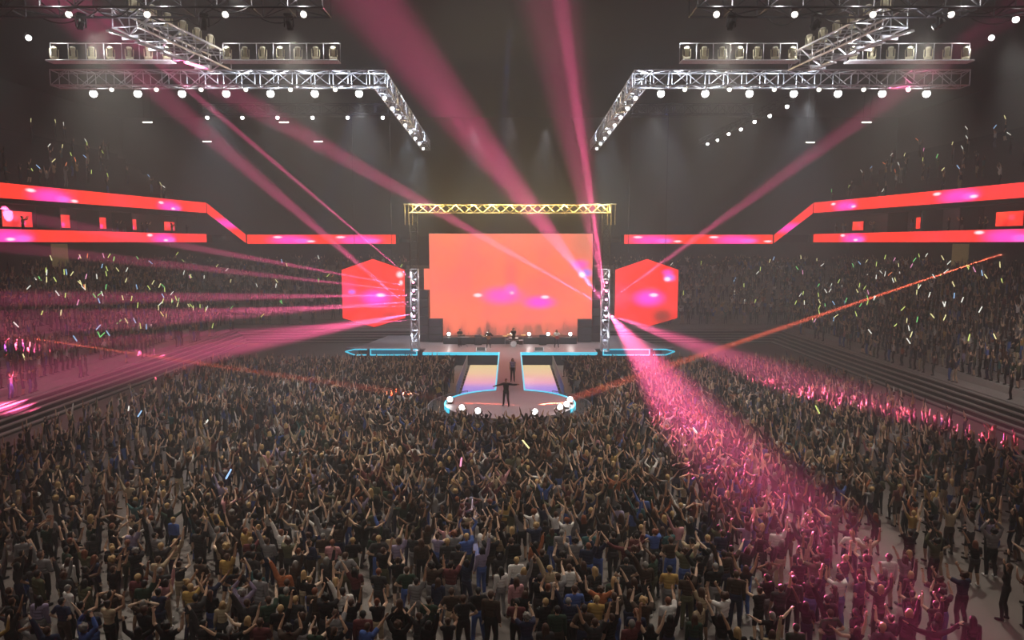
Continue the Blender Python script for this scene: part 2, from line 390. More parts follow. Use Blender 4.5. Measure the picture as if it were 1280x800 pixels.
# ------------------------------------------------------------------ trusses
def truss(name, a, b, w, h, bays, r, label, m=None, cat='lighting truss', group=None, style='x'):
    m = m or M['alu']; a = np.array(a, float); b = np.array(b, float); L = np.linalg.norm(b - a); d = (b - a) / L
    u = nrm(np.cross(d, V(0, 0, 1))) if abs(d[2]) < .9 else V(1, 0, 0)
    v = np.cross(u, d)
    o = empty(name, tuple(a), label=label, cat=cat, group=group)
    P = lambda t, i, j: d * L * t + u * w / 2 * i + v * h / 2 * j
    cs = [(-1, -1), (1, -1), (1, 1), (-1, 1)]
    for i, j in cs: MB().tube(P(0, i, j), P(1, i, j), r, seg=6).build('chord', m, o)
    lt = MB()
    for k in range(bays):
        t0, t1, tm = k / bays, (k + 1) / bays, (k + .5) / bays
        for q in range(4):
            A, B = cs[q], cs[(q + 1) % 4]
            if style == 'v':
                lt.tube(P(t0, *B), P(tm, *A), r * .6, seg=4); lt.tube(P(tm, *A), P(t1, *B), r * .6, seg=4)
            else:
                if (k + q) % 2: lt.tube(P(t0, *A), P(t1, *B), r * .6, seg=4)
                else: lt.tube(P(t0, *B), P(t1, *A), r * .6, seg=4)
                lt.tube(P(t0, *A), P(t0, *B), r * .55, seg=4)
    for q in range(4): lt.tube(P(1, *cs[q]), P(1, *cs[(q + 1) % 4]), r * .55, seg=4)
    lt.build('lattice', m, o)
    return o
M['alu_bright'] = mat('bright_truss', rgb(225, 228, 240), .45, .2, noise=.06, nscale=6)
M['gold'] = mat('warm_truss', rgb(222, 200, 140), .45, .2, noise=.06, nscale=6)
for s, nm in ((-1, 'left'), (1, 'right')):
    truss('lighting_truss', (s * 31, 50.5, 22.55), (s * 8.4, 50.5, 22.55), 1.0, 1.0, 18, .055, 'long front lighting truss hung above the crowd, %s side' % nm)
    truss('lighting_truss', (s * 8.9, 51.1, 22.55), (s * 9.6, 84, 22.5), .9, 1.0, 24, .055, 'lighting truss running back from the %s front truss towards the stage' % nm)
    truss('lighting_truss', ((s * 26 if s < 0 else 20.3), 62, 22.6), (s * 10.2, 62, 22.6), .8, .8, 14, .03, 'second lighting truss behind the %s front truss' % nm, M['steel'])
    truss('lighting_truss', (s * 26.5, 35.2, 22.9), (s * 8.6, 35.2, 22.9), 1.5, 1.3, 11, .06, 'heavy truss at the very top of the arena, %s side' % nm, M['steel'])
    truss('lighting_truss', (s * 18.6, 36.1, 22.3), (s * 17.3, 44.5, 22.2), 1.3, .9, 7, .06, 'short slanted truss joining the top %s trusses' % nm, M['alu'])
    # stage tower
    truss('stage_tower', (s * 9.06, 68.2, ZS), (s * 9.06, 68.2, 9.0), .72, .72, 8, .055, 'bright upright lattice tower at the %s edge of the stage' % nm, M['alu'], cat='tower')
    truss('unlit_tower_top', (s * 9.06, 68.2, 9.02), (s * 9.06, 68.2, 14.2), .72, .72, 6, .035, 'upper lattice section of the %s stage tower, shade painted as black' % nm, M['black'], cat='tower')  # same tower's unlit upper part, its darkness put into a black material
truss('stage_roof_truss', (-9.3, 67.3, 14.6), (9.3, 67.3, 14.6), .7, .75, 11, .06, 'golden lit zigzag truss across the top of the stage', M['gold'], cat='truss', style='v')
for s in (-1, 1):
    o = empty('truss_hanger', (s * 9.35, 67.1, 13.1), label='warm lit hanging bracket at the %s end of the golden truss' % ('left' if s < 0 else 'right'), cat='bracket')
    for dx in (-.35, .0, .35): MB().tube((dx, 0, 0), (dx, 0, 1.9), .035, seg=6).build('rod', M['gold'], o)
    MB().box((0, 0, 1.9), (.9, .1, .1)).build('crossbar', M['gold'], o)

# ------------------------------------------------------------------ lamps
LIGHTS = []
def spot(loc, target, power, angle, col=(1, 1, 1), blend=.4, radius=.08, name='beam_light'):
    l = bpy.data.lights.new(name, 'SPOT'); l.energy = power; l.spot_size = math.radians(angle); l.spot_blend = blend
    l.color = col; l.shadow_soft_size = radius
    o = bpy.data.objects.new(name, l); COL.objects.link(o); o.location = loc
    o.rotation_euler = look(Vector(target) - Vector(loc)).to_euler(); LIGHTS.append(o); return o
def point(loc, power, col=(1, 1, 1), radius=.15, name='glow_light'):
    l = bpy.data.lights.new(name, 'POINT'); l.energy = power; l.color = col; l.shadow_soft_size = radius
    o = bpy.data.objects.new(name, l); COL.objects.link(o); o.location = loc; return o

def make_par(name, r, lens_mat, label, group, cat='lamp'):
    """hanging can lamp, pointing down; origin at the top of its yoke"""
    o = empty(name, (0, 0, 0), label=label, cat=cat, group=group)
    t = np.arange(16) * 2 * PI / 16
    ring = lambda rr, z: np.stack([np.cos(t) * rr, np.sin(t) * rr, np.full(16, z)], 1)
    MB().rings([ring(r * .45, -r * .9), ring(r * .7, -r * 1.0), ring(r * .95, -r * 1.7), ring(r * 1.02, -r * 1.75), ring(r * 1.02, -r * 1.9), ring(r * .9, -r * 1.9)][::-1]).build('can', M['black'], o, True)
    MB().ell((0, 0, -r * 2.1), (r * 1.12, r * 1.12, r * 1.12), seg=16, rg=11).build('lens', lens_mat, o, True)
    y = MB(); y.box((0, 0, -r * .12), (r * 2.3, r * .2, r * .12))
    for q in (-1, 1): y.box((q * r * 1.1, 0, -r * .75), (r * .1, r * .2, r * 1.3))
    y.build('yoke', M['steel'], o)
    return o
par0 = make_par('par_lamp', .22, M['lens'], 'x', 'white par lamps under the front trusses')
par1 = make_par('small_lamp', .13, M['lens_dim'], 'x', 'small lamps on the bottom of the front trusses')
par2 = make_par('par_lamp', .13, M['lens'], 'x', 'par lamps under the second trusses')

def make_head(name, hm, lm, label, group, tilt=62):
    """moving head lamp: base, yoke, head looking along its own -y when upright on a bar"""
    o = empty(name, (0, 0, 0), label=label, cat='stage light', group=group)
    MB().box((0, 0, .07), (.42, .36, .14), bev=.03).build('base', hm, o)
    y = MB().box((0, 0, .18), (.4, .12, .08))
    for q in (-1, 1): y.box((q * .21, 0, .4), (.05, .14, .46), bev=.015)
    y.build('yoke', hm, o)
    t = np.arange(12) * 2 * PI / 12; Mx = rotm('X', math.radians(tilt))
    ring = lambda rr, z: np.stack([np.cos(t) * rr, np.sin(t) * rr, np.full(12, z)], 1) @ Mx.T + V(0, 0, .48)
    sq = lambda k, z: np.array([(x * k, y * k, z) for x, y in ((-1, -.7), (-.7, -1), (.7, -1), (1, -.7), (1, .7), (.7, 1), (-.7, 1), (-1, .7))]) @ Mx.T + V(0, 0, .48)
    h = MB().rings([sq(.08, -.28), sq(.12, -.22), sq(.12, .12), sq(.145, .14), sq(.145, .25), sq(.13, .27)]).build('head', hm, o)
    MB().rings([ring(.115, .272), ring(.105, .29), ring(.06, .305)]).build('lens', lm, h, True)
    return o
M['lens_off'] = mat('lamp_lens_glass', rgb(190, 186, 170), .15, emit=(1, .95, .8, 1), es=.25)
head0 = make_head('moving_head_light', M['cream'], M['lens_off'], 'x', 'moving head lights on the hanging frames', 25)
head1 = make_head('moving_head_light', M['black'], M['lens_dim'], 'x', 'dark moving heads under the top trusses')
head2 = make_head('moving_head_light', M['black'], M['lens_pink'], 'x', 'pink beam lights on the stage towers')
index_kids()
used = set()
def place(proto, loc, label, rz=0, group=None, rx=0, ry=0):
    o = proto if proto.name not in used else copy_tree(proto)
    used.add(o.name); o.location = loc; o.rotation_euler = (rx, ry, rz); o['label'] = label
    if group: o['group'] = group
    return o
WHITE = (1, .96, .92); COOL = (.78, .86, 1.0)
for s, nm in ((-1, 'left'), (1, 'right')):
    for i in range(7):
        x = s * (10.3 + 3.02 * i)
        place(par0, (x, 50.5, 22.05), '%s glowing par lamp under the %s front truss, counted from its inner corner' % (ORD[i], nm))
        if i < 6:
            place(par1, (x + s * 1.5, 50.0, 22.03), '%s small lamp clipped under the %s front truss, counted from its inner corner' % (ORD[i], nm))
        spot((x, 50.5, 21.35), (x + s * .5, 49 - 3 * (i % 2), 0), 3200 if i < 4 else 900, 46, COOL if i < 4 else WHITE, 1.0, .2, 'par_light')
    for i in range(6):
        x = s * (10.7 + 2.95 * i)
        if s < 0: place(par2, (x, 62, 22.2), '%s par lamp under the second truss on the left, counted from its inner end' % ORD[i])
        if i % 2 == 0: spot((x, 62, 21.7), (x, 60, 0), 1200, 60, COOL, 1.0, .2, 'par_light')
    for i in range(8):
        y = 53 + 4.0 * i
        place(par2, (s * (8.95 + .021 * (y - 51)), y, 22.05), '%s par lamp along the %s inner truss, counted from the front corner' % (ORD[i], nm), group='par lamps under the inner trusses')
        if i % 2 == 0: point((s * 8.9, y, 22.3), 170, COOL, .1)
for i in range(7):
    y = 56.5 + 3.5 * i
    place(par2, (21.2 - .017 * (y - 56), y, 22.0 if i % 2 else 22.1), '%s small white lamp of the receding row above the right stand' % ORD[i], group='receding row of lamps on the right')
truss('lighting_truss', (21.2, 55.5, 22.35), (20.8, 80, 22.35), .5, .5, 18, .022, 'thin dark truss receding above the right stand', M['black'])

# hanging frames with rows of moving heads
def frame_row(xa, xb, y, zb, n, label, word):
    o = empty('lighting_rig', (0, y, zb), label=label, cat='lighting frame', group=None)
    L = xb - xa; c = (xa + xb) / 2
    MB().box((c, 0, -.06), (L + .7, .75, .08), bev=.02).build('tray', M['tray'], o)
    MB().tube((xa - .35, .2, 1.02), (xb + .35, .2, 1.02), .03, seg=6).build('top_bar', M['alu'], o)
    for i in range(n + 1): MB().tube((xa - .35 + (L + .7) * i / n, .2, 0), (xa - .35 + (L + .7) * i / n, .2, 1.02), .024, seg=6).build('post', M['alu'], o)
    for i in range(n):
        place(head0, (xa + L * i / (n - 1), y - .05, zb - .01), '%s cream moving head on the %s' % (ORD[i], word), rz=(.5 if c < -20 else (-.5 if c > 20 else (.25 if c < 0 else -.25))))
    for i in (0, n // 2, n - 1): point((xa + L * i / (n - 1), y - .3, zb + .75), 70, (1, .97, .92), .1)
frame_row(-26.3, -19.8, 43, 21.95, 7, 'outer left hanging frame carrying seven cream moving heads', 'outer left hanging frame')
frame_row(-16.3, -10.2, 43, 21.95, 7, 'inner left hanging frame carrying seven cream moving heads', 'inner left hanging frame')
frame_row(10.2, 16.3, 43, 21.95, 7, 'inner right hanging frame carrying seven cream moving heads', 'inner right hanging frame')
frame_row(19.8, 26.3, 43, 21.95, 7, 'outer right hanging frame carrying seven cream moving heads', 'outer right hanging frame')
for s, nm in ((-1, 'left'), (1, 'right')):
    for i in range(6):
        t = (i + .7) / 6.5
        place(head0, (s * (18.6 - 1.3 * t), 35.9 + 8.6 * t, 22.76), '%s cream moving head on the slanted %s truss, from its upper end' % (ORD[i], nm), rz=s * -.6, group='moving heads on the slanted trusses')
    for i, x in enumerate((10.4, 14.4, 20.2, 24.6)):
        place(head1, (s * x, 35.2, 22.2), '%s dark moving head hanging under the top %s truss, from its inner end' % (ORD[i], nm), rx=PI, rz=.4 * i)
    tt = [o for o in COL.objects if o.name.startswith('lighting_truss') and 'top of the arena, %s' % nm in o.get('label', '')][0]
    rc = random.Random(40 + s)
    for i in range(9):
        x0 = .4 + i * 1.75; x1 = x0 + rc.uniform(1.4, 2.4); sg = rc.uniform(.2, .55); yy_ = rc.choice((-.78, .78))
        MB().path([V(-s * (x0 + (x1 - x0) * q), yy_, -.62 - sg * 4 * q * (1 - q)) for q in np.linspace(0, 1, 8)], .03, 5).build('cable', M['black'] if i % 3 else M['steel'], tt)
    for i in range(5):
        place(par1, (s * (9.5 + 3.6 * i), 34.45, 22.2), '%s small lamp under the top %s truss, from its inner end' % (ORD[i], nm), group='small lamps under the top trusses')
    # white strips added in place of strongly lit struts of the slanted truss
    o = empty('painted_lit_struts', (s * 18.1, 39, 21.4), label='white strips standing in for lit struts of the slanted %s truss' % nm, cat='lit struts')
    b = MB()
    for k in range(4):
        b.box((s * (-.55 + .32 * k) * -1, -3.1 + 2.0 * k, .0), (.18, 1.7, .09), rotm('Z', s * .35)); b.box((s * (-.55 + .32 * k) * -1, -2.3 + 2.0 * k, .1), (.9, .14, .2), rotm('Z', s * .2))
    b.build('tray', M['tray'], o)
    for y in (35.6, 38.2, 41.2, 43.6): point((s * 18.0 + s * 1.0, y, 21.4), 90, (.95, .95, 1), .12)
    for x in (9.6, 12.5, 16, 21): point((s * x, 34.3, 22.6), 90, (1, .93, .85), .12)
    # flood lamp throwing a flat white beam
    fl = place(par2, (s * 26.8, 41.2, 22.9), 'single white flood lamp beyond the outer %s frame' % nm, group='flood lamps', ry=s * .9)
    spot((s * 26.6, 41.2, 22.7), (s * 16, 38.2, 23.6), 420, 16, (.9, .95, 1), 1, .1, 'flood_light')

place(par2, (23.8, 35.2, 22.2), 'white lamp glowing at the outer end of the top right truss', group='flood lamps')
def strip(x, y, z, label):
    o = empty('strip_light', (x, y, z), label=label, cat='ceiling light', group='small strip lights under the roof')
    MB().box((0, 0, .1), (.95, .16, .1), bev=.02).build('housing', M['black'], o)
    MB().tube((-.42, 0, 0), (.42, 0, 0), .09, seg=8, cap=True).build('tube', M['lens_dim'], o, True)
    for q in (-.35, .35): MB().tube((q, 0, .14), (q, 0, 30 - z), .012, seg=5).build('wire', M['black'], o)
for x, y, z, t in ((-36.4, 74, 23.5, 'outermost small strip light high on the left'), (-33.8, 82, 22.7, 'lower small strip light high on the left'), (-22.7, 74, 23.5, 'small strip light behind the second left truss'), (-21.4, 82, 22.7, 'small strip light low behind the second left truss'), (35.8, 74, 23.5, 'outermost small strip light high on the right'), (33.5, 82, 22.6, 'lower small strip light high on the right')): strip(x, y, z, t)
# golden truss lamps
for i in range(11): point((-8.5 + 1.7 * i, 67.3, 14.5), 420, (1, .8, .36), .1)

# lamps on the stage edge and behind the band
def make_floor_lamp(name, r, label, group):
    o = empty(name, (0, 0, 0), label=label, cat='stage light', group=group)
    b = MB().box((0, 0, .04), (.3, .3, .06), bev=.015)
    for q in (-1, 1): b.box((q * (r + .02), .05, .2), (.03, .07, .32))
    b.build('bracket', M['black'], o)
    t = np.arange(14) * 2 * PI / 14
    ring = lambda rr, y: np.stack([np.cos(t) * rr, np.full(14, y), np.sin(t) * rr + .1 + r], 1)
    h = MB().rings([ring(r * .5, .2), ring(r * .8, .14), ring(r, -.05), ring(r * .96, -.08)]).build('can', M['black'], o, True)
    MB().ell((0, -.07, .1 + r), (r * .9, r * .5, r * .9)).build('lens', M['lens'], h, True)
    return o
fl0 = make_floor_lamp('stage_floor_lamp', .2, 'x', 'white lamps behind the band'); index_kids()
for i, x in enumerate((-6.25, -2.3, .2, 1.95, 3.9, 6.15)):
    place(fl0, (x, 73, ZS + .7), '%s white lamp on the low riser behind the band, from the left' % ORD[i])
    if i in (0, 3, 5): point((x, 72.6, ZS + 1.0), 40, (1, .96, .9), .1)
MB_r = empty('stage_riser', (0, 73.4, ZS + .004), label='low black riser along the back of the stage under the white lamps', cat='riser')
MB().box((0, 0, .35), (13.6, 1.6, .7), bev=.03).build('platform', M['black'], MB_r)
MB().box((0, -.83, .35), (13.4, .04, .5)).build('front_panel', M['fascia'], MB_r)
edge = [(-2.0, 'left'), (2.0, 'right'), (-2.55, 'left front'), (2.6, 'right front'), (2.95, 'right'), (-2.9, 'left front')]
for i, a in enumerate((-1.62, 1.62, -2.28, 2.22, 1.98, -2.62, 2.75)):
    place(fl0, ((CR - .3) * math.sin(a), CY + (CR - .3) * math.cos(a), ZS), ['white lamp at the left tip of the round platform', 'white lamp at the right tip of the round platform', 'white lamp on the left front rim of the round platform', 'white lamp on the right front rim of the round platform', 'white lamp on the right rim between tip and front', 'white lamp near the front middle of the round platform, left', 'white lamp near the front middle of the round platform, right'][i], group='white lamps around the round platform')
    if i < 4: point(((CR - .1) * math.sin(a), CY + (CR - .1) * math.cos(a), ZS + .5), 25, (1, .95, .95), .1)
def wedge(x, y, label):
    o = empty('monitor_wedge', (x, y, ZS), label=label, cat='stage monitor')
    MB().rings([np.array([(q * .45, -.25, 0), (q * .45, .3, 0), (q * .45, .3, .38), (q * .45, .05, .4), (q * .45, -.25, .12)]) for q in (-1, 1)]).build('cabinet', M['tray'], o)
    MB().box((0, -.1, .265), (.8, .4, .02), rotm('X', math.radians(43))).build('grille', M['grille'], o)
wedge(-2.75, 67.6, 'pale monitor wedge on the stage edge left of the catwalk'); wedge(2.75, 67.6, 'pale monitor wedge on the stage edge right of the catwalk')

# band gear
def drum(o, c, r, h, mshell, tilt=0):
    c = np.array(c); T = rotm('X', tilt); t = np.arange(18) * 2 * PI / 18
    ring = lambda rr, z: np.stack([np.cos(t) * rr, np.sin(t) * rr, np.full(18, z)], 1) @ T.T + c
    d = MB().rings([ring(r, -h / 2), ring(r, h / 2)]).build('drum', mshell, o)
    MB().rings([ring(r * 1.03, h / 2 - .03), ring(r * 1.03, h / 2 + .005)]).rings([ring(r * 1.03, -h / 2), ring(r * 1.03, -h / 2 + .03)]).build('hoop', M['alu'], d)
    MB().rings([ring(r * .97, h / 2 + .006), ring(r * .97, h / 2 + .012)]).build('drum_head', M['tray'], d)
dk = empty('drum_kit', (.35, 70.8, ZS + .012), label='drum kit in the middle of the stage in front of the screen', cat='drum kit')
sh = mat('drum_shell', rgb(60, 30, 32), .3, noise=.1, nscale=4)
drum(dk, (0, 0, .3), .3, .45, sh, PI / 2); drum(dk, (-.32, -.05, .78), .17, .2, sh, .35); drum(dk, (.3, -.05, .78), .17, .2, sh, .35)
drum(dk, (.75, .35, .38), .24, .45, sh); drum(dk, (-.6, .45, .62), .19, .15, sh)
for x, y, z in ((-.85, .15, 1.05), (.95, .1, 1.15), (-.4, -.35, 1.25)):
    MB().tube((x, y, 0), (x, y, z), .018, seg=6).build('cymbal_stand', M['alu'], dk)
    t = np.arange(18) * 2 * PI / 18
    ring = lambda rr, zz: np.stack([np.cos(t) * rr + x, np.sin(t) * rr + y, np.full(18, zz) + .15 * np.sin(t) * rr], 1)
    MB().rings([ring(.26, z), ring(.12, z + .03), ring(.03, z + .05)]).build('cymbal', M['gold'], dk)
def amp(x, y, label):
    o = empty('guitar_amplifier', (x, y, ZS), label=label, cat='amplifier')
    MB().box((0, 0, .4), (.75, .35, .78), bev=.03).build('cabinet', M['black'], o)
    MB().box((0, -.18, .38), (.65, .02, .6)).build('grille', M['grille'], o)
    MB().box((0, 0, .92), (.72, .3, .24), bev=.02).build('amp_head', M['steel'], o)
amp(-3.2, 72.0, 'black guitar amplifier left of the drum kit'); amp(3.3, 72.0, 'black guitar amplifier right of the drum kit'); amp(-4.9, 72.1, 'black guitar amplifier beside the keyboard')
kb = empty('keyboard', (-4.6, 70.6, ZS), label='keyboard on a crossed stand at the left of the stage', cat='keyboard')
MB().box((0, 0, .95), (1.3, .38, .11), bev=.02).build('body', M['black'], kb)
MB().box((0, -.06, 1.01), (1.15, .18, .02)).build('keys', M['tray'], kb)
for q in (-1, 1): MB().tube((-.45 * q, .0, .9), (.45 * q, 0, 0), .02, seg=6).build('stand_leg', M['steel'], kb)

# ------------------------------------------------------------------ barriers
def make_barrier():
    o = empty('crowd_barrier', (0, 0, 0), label='x', cat='barrier')
    f = MB(); f.path([V(-.62, 0, .06), V(-.62, 0, 1.1), V(.62, 0, 1.1), V(.62, 0, .06), V(-.62, 0, .06)], .024); f.build('frame', M['rail'], o)
    b = MB()
    for i in range(9): b.tube((-.5 + .125 * i, 0, .12), (-.5 + .125 * i, 0, 1.08), .011, seg=5)
    b.build('bars', M['rail'], o)
    for q in (-1, 1): MB().box((q * .45, 0, .03), (.08, .5, .05), bev=.01).build('foot', M['steel'], o)
    return o
bar0 = make_barrier(); index_kids()
for s, nm in ((-1, 'left'), (1, 'right')):
    for i in range(11):
        place(bar0, (s * 3.95, 52.6 + 1.27 * i, 0), '%s crowd barrier beside the %s pit floor, counted towards the stage' % (ORD[i], nm), rz=PI / 2, group='barriers beside the floor screens')
    for i in range(6):
        a = .72 + .25 * i; rr = 5.25
        place(bar0, (s * rr * math.sin(a), CY + rr * math.cos(a), 0), '%s crowd barrier curving round the platform\'s %s rim, from the back' % (ORD[i], nm), rz=-s * a, group='barriers round the platform')
hr = empty('handrail', (0, 0, 0), label='thin grey handrail slanting down the left stand', cat='handrail')
p0, p1 = V(-38.4, 58, 1.2 + .48 * 6.5), V(-34.3, 58, 1.68)
MB().tube(p0 + V(0, 0, 1.0), p1 + V(0, 0, 1.0), .035, seg=6).build('rail', M['rail'], hr)
for t in (0, .5, 1): MB().tube(p0 + (p1 - p0) * t + V(0, 0, -.3), p0 + (p1 - p0) * t + V(0, 0, 1.0), .03, seg=6).build('post', M['rail'], hr)

# ================================================================== people
SK = dict(hip=.095, hipz=.92, knee=.5, ank=.085, sh=.185, shz=1.415)
def frame_of(d, ref):
    d = nrm(d); s = nrm(np.cross(d, ref)); n = np.cross(s, d); return d, s, n
def build_parts(pose, sex, fingers=True, hairkind=None):
    """list of capsules / ellipsoids (label, a, b, r1, r2) in metres, facing +y; plus the head matrix"""
    P = []; w = 1.0 if sex == 'm' else .88
    lean = pose.get('lean', (0, 0)); tw = pose.get('twist', 0)
    U = rotm('Z', tw) @ rotm('X', -lean[0]) @ rotm('Y', lean[1]); pv = V(0, 0, .98)
    up = lambda p: U @ (np.asarray(p, float) - pv) + pv
    # legs
    st = pose.get('legs', (.0, .0))
    for s in (-1, 1):
        sw = st[0] if s < 0 else st[1]
        hip = V(s * SK['hip'] * w, 0, .93); knee = V(s * (SK['hip'] * w + .02 + .02 * pose.get('wide', 0)), .05 + sw * .5, .50); an = V(s * (SK['hip'] * w + .035 + .05 * pose.get('wide', 0)), -.03 + sw, .085)
        P.append(('thigh', hip, knee, .092 * (w + .04), .062)); P.append(('shin', knee, knee * .6 + an * .4 + V(0, -.02, 0), .06, .058)); P.append(('shin', knee * .6 + an * .4 + V(0, -.02, 0), an, .056, .042))
        P.append(('foot', an + V(0, -.035, -.03), an + V(s * .02, .15, -.045), .045, .038))
    # torso as capsule rows
    for z, rx, ry, lab in ((.90, .155, .115, 'hips'), (.99, .158 * (1.04 if sex == 'f' else 1), .112, 'hips'), (1.09, .138 * w, .098, 'torso'), (1.19, .148 * w, .103, 'torso'), (1.29, .168 * w, .112, 'torso'), (1.37, .172 * w, .106, 'torso')):
        a, b = V(-(rx - ry * .8), 0, z), V(rx - ry * .8, 0, z)
        P.append((lab, up(a) if lab == 'torso' else a, up(b) if lab == 'torso' else b, ry * .92, ry * .92))
    if sex == 'f':
        for s in (-1, 1): P.append(('torso', up((s * .075, .06, 1.27)), up((s * .07, .075, 1.26)), .062, .058))
    P.append(('torso', up((-.10 * w, -.01, 1.42)), up((.10 * w, -.01, 1.42)), .065, .065))
    P.append(('torso', up((0, -.015, 1.44)), up((0, -.01, 1.47)), .07, .058))
    P.append(('neck', up((0, -.01, 1.44)), up((0, .0, 1.56)), .056, .052))
    # head
    hy, hp, hr_ = pose.get('head', (0, 0, 0))
    HM = U @ rotm('Z', hy) @ rotm('X', hp) @ rotm('Y', hr_); hc = up((0, .005, 1.56))
    H = lambda p: HM @ (np.asarray(p, float) - V(0, 0, 1.56)) + hc
    P.append(('skull', H((0, .0, 1.65)), H((0, -.022, 1.655)), .082, .085)); P.append(('skull', H((0, .022, 1.61)), H((0, .03, 1.585)), .068, .055))
    P.append(('skull', H((0, .05, 1.555)), H((0, .052, 1.55)), .034, .03)); P.append(('skull', H((0, .088, 1.635)), H((0, .104, 1.606)), .011, .015))
    for s in (-1, 1):
        P.append(('skull', H((s * .083, -.005, 1.64)), H((s * .082, -.002, 1.605)), .017, .012))
        P.append(('eye', H((s * .031, .079, 1.645)), H((s * .036, .078, 1.645)), .011, .011))
    P.append(('lips', H((-.018, .079, 1.572)), H((.018, .079, 1.572)), .009, .009))
    # arms
    for s, key in ((-1, 'L'), (1, 'R')):
        ud, fd, hand = pose[key]
        ud = nrm(V(s * ud[0], ud[1], ud[2])); fd = nrm(V(s * fd[0], fd[1], fd[2]))
        ud = U @ ud; fd = U @ fd
        rise = max(0, ud[2]) * .05
        sh = up((s * SK['sh'] * w, -.005, SK['shz'] + rise)); el = sh + ud * .285; wr = el + fd * .25
        P.append(('torso', up((s * .1 * w, -.01, 1.40)), sh, .075, .064))
        mid = sh + ud * .17
        P.append(('sleeve', sh, mid, .062 * (w * .5 + .5), .054)); P.append(('upperarm', mid, el, .05, .042)); P.append(('forearm', el, el + fd * .1, .043, .044)); P.append(('forearm', el + fd * .1, wr, .043, .029))
        d, sd, n = frame_of(fd, V(s, 0, 0) if abs(fd[0]) < .8 else V(0, 1, 0))
        # palm plane spanned by d and sd; the palm faces n
        a = wr + d * .035
        P.append(('hand', a - sd * .02, a + d * .045 - sd * .024, .019, .0185)); P.append(('hand', a + sd * .02, a + d * .045 + sd * .024, .019, .0185)); P.append(('hand', a, a + d * .05, .019, .019))
        if fingers:
            for i in range(4):
                q = (i - 1.5); base = a + d * .06 + sd * q * .0195
                fl = (.066, .078, .074, .058)[i]; fdir = nrm(d + sd * q * .17)
                cur = {'open': .25, 'fist': 1.9, 'relax': .7, 'hold': 1.4}[hand]
                for j in range(3):
                    ln = fl * (.48, .3, .24)[j]; ax = sd
                    ang = cur * (.35, .8, .7)[j] * (1 if j else .8)
                    c_, s_ = math.cos(ang), math.sin(ang); fdir = nrm(fdir * c_ + n * s_)
                    nb = base + fdir * ln; P.append(('hand', base, nb, .0098 - .0008 * j, .0092 - .001 * j)); base = nb
                    n2 = nrm(np.cross(sd, fdir)); n2 = n2 if np.dot(n2, n) > -1.1 else n
            tb = a - sd * .03 + d * .0; td = nrm(d * .6 - sd * .75 + n * .35); t1 = tb + td * .045; t2 = t1 + nrm(td + d * .5 + n * (.2 if hand != 'fist' else 1.0)) * .032
            P.append(('hand', tb, t1, .0125, .011)); P.append(('hand', t1, t2, .0108, .009))
        else: P.append(('hand', a + d * .05, a + d * .12, .026, .02))
        pose.setdefault('tips', {})[key] = a + d * .08
    hairs = []
    if hairkind:
        rr = 1.0
        hairs += [('hair', H((0, -.018, 1.668)), H((0, -.03, 1.655)), .088, .09), ('hair', H((0, -.045, 1.62)), H((0, -.05, 1.6)), .072, .06)]
        if hairkind == 'long hair':
            for s in (-1, 0, 1): hairs.append(('hair', H((s * .05, -.055, 1.62)), H((s * .075, -.085, 1.36)), .05, .03))
            for s in (-1, 1): hairs.append(('hair', H((s * .075, -.02, 1.64)), H((s * .088, -.02, 1.46)), .028, .02))
        elif hairkind == 'a bob':
            for s in (-1, 0, 1): hairs.append(('hair', H((s * .05, -.05, 1.62)), H((s * .065, -.055, 1.53)), .05, .042))
            for s in (-1, 1): hairs.append(('hair', H((s * .075, -.01, 1.64)), H((s * .085, .0, 1.54)), .03, .024))
        elif hairkind == 'a ponytail':
            hairs.append(('hair', H((0, -.11, 1.68)), H((0, -.15, 1.62)), .03, .036)); hairs.append(('hair', H((0, -.15, 1.62)), H((0, -.13, 1.42)), .036, .016))
        elif hairkind == 'a bun':
            hairs.append(('hair', H((0, -.1, 1.74)), H((0, -.105, 1.745)), .045, .045))
        elif hairkind == 'curly hair':
            for i in range(16):
                t = i * 2.4; z = 1.6 + .13 * (i / 15.); r_ = .085 * math.sqrt(max(.1, 1 - ((z - 1.64) / .13) ** 2))
                x, y = r_ * math.cos(t), r_ * math.sin(t) - .03
                if y > .03 and z < 1.68: y = -.03
                hairs.append(('hair', H((x, y, z)), H((x * 1.05, y - .005, z + .008)), .042, .04))
    return P, hairs

def soup(parts, seg=10):
    mb = MB()
    for lab, a, b, r1, r2 in parts:
        if np.linalg.norm(np.asarray(b) - a) < 1e-4: b = np.asarray(b) + V(0, 0, 1e-3)
        mb.tube(a, b, r1, r2, seg=seg, cap=True)
    return mb
def fuse(parts, voxel, tris, name):
    """one continuous surface grown over the parts"""
    me = soup(parts).mesh(name + '_raw'); o = bpy.data.objects.new(name + '_raw', me); COL.objects.link(o)
    r = o.modifiers.new('r', 'REMESH'); r.mode = 'VOXEL'; r.voxel_size = voxel
    s = o.modifiers.new('s', 'SMOOTH'); s.factor = .4; s.iterations = 2 if voxel < .012 else 1
    dg = bpy.context.evaluated_depsgraph_get(); n0 = len(o.evaluated_get(dg).data.polygons)
    d = o.modifiers.new('d', 'DECIMATE'); d.ratio = min(1.0, tris / (2.0 * n0)); d.use_collapse_triangulate = True
    dg = bpy.context.evaluated_depsgraph_get()
    out = bpy.data.meshes.new_from_object(o.evaluated_get(dg)); out.name = name
    bpy.data.objects.remove(o); bpy.data.meshes.remove(me)
    return out
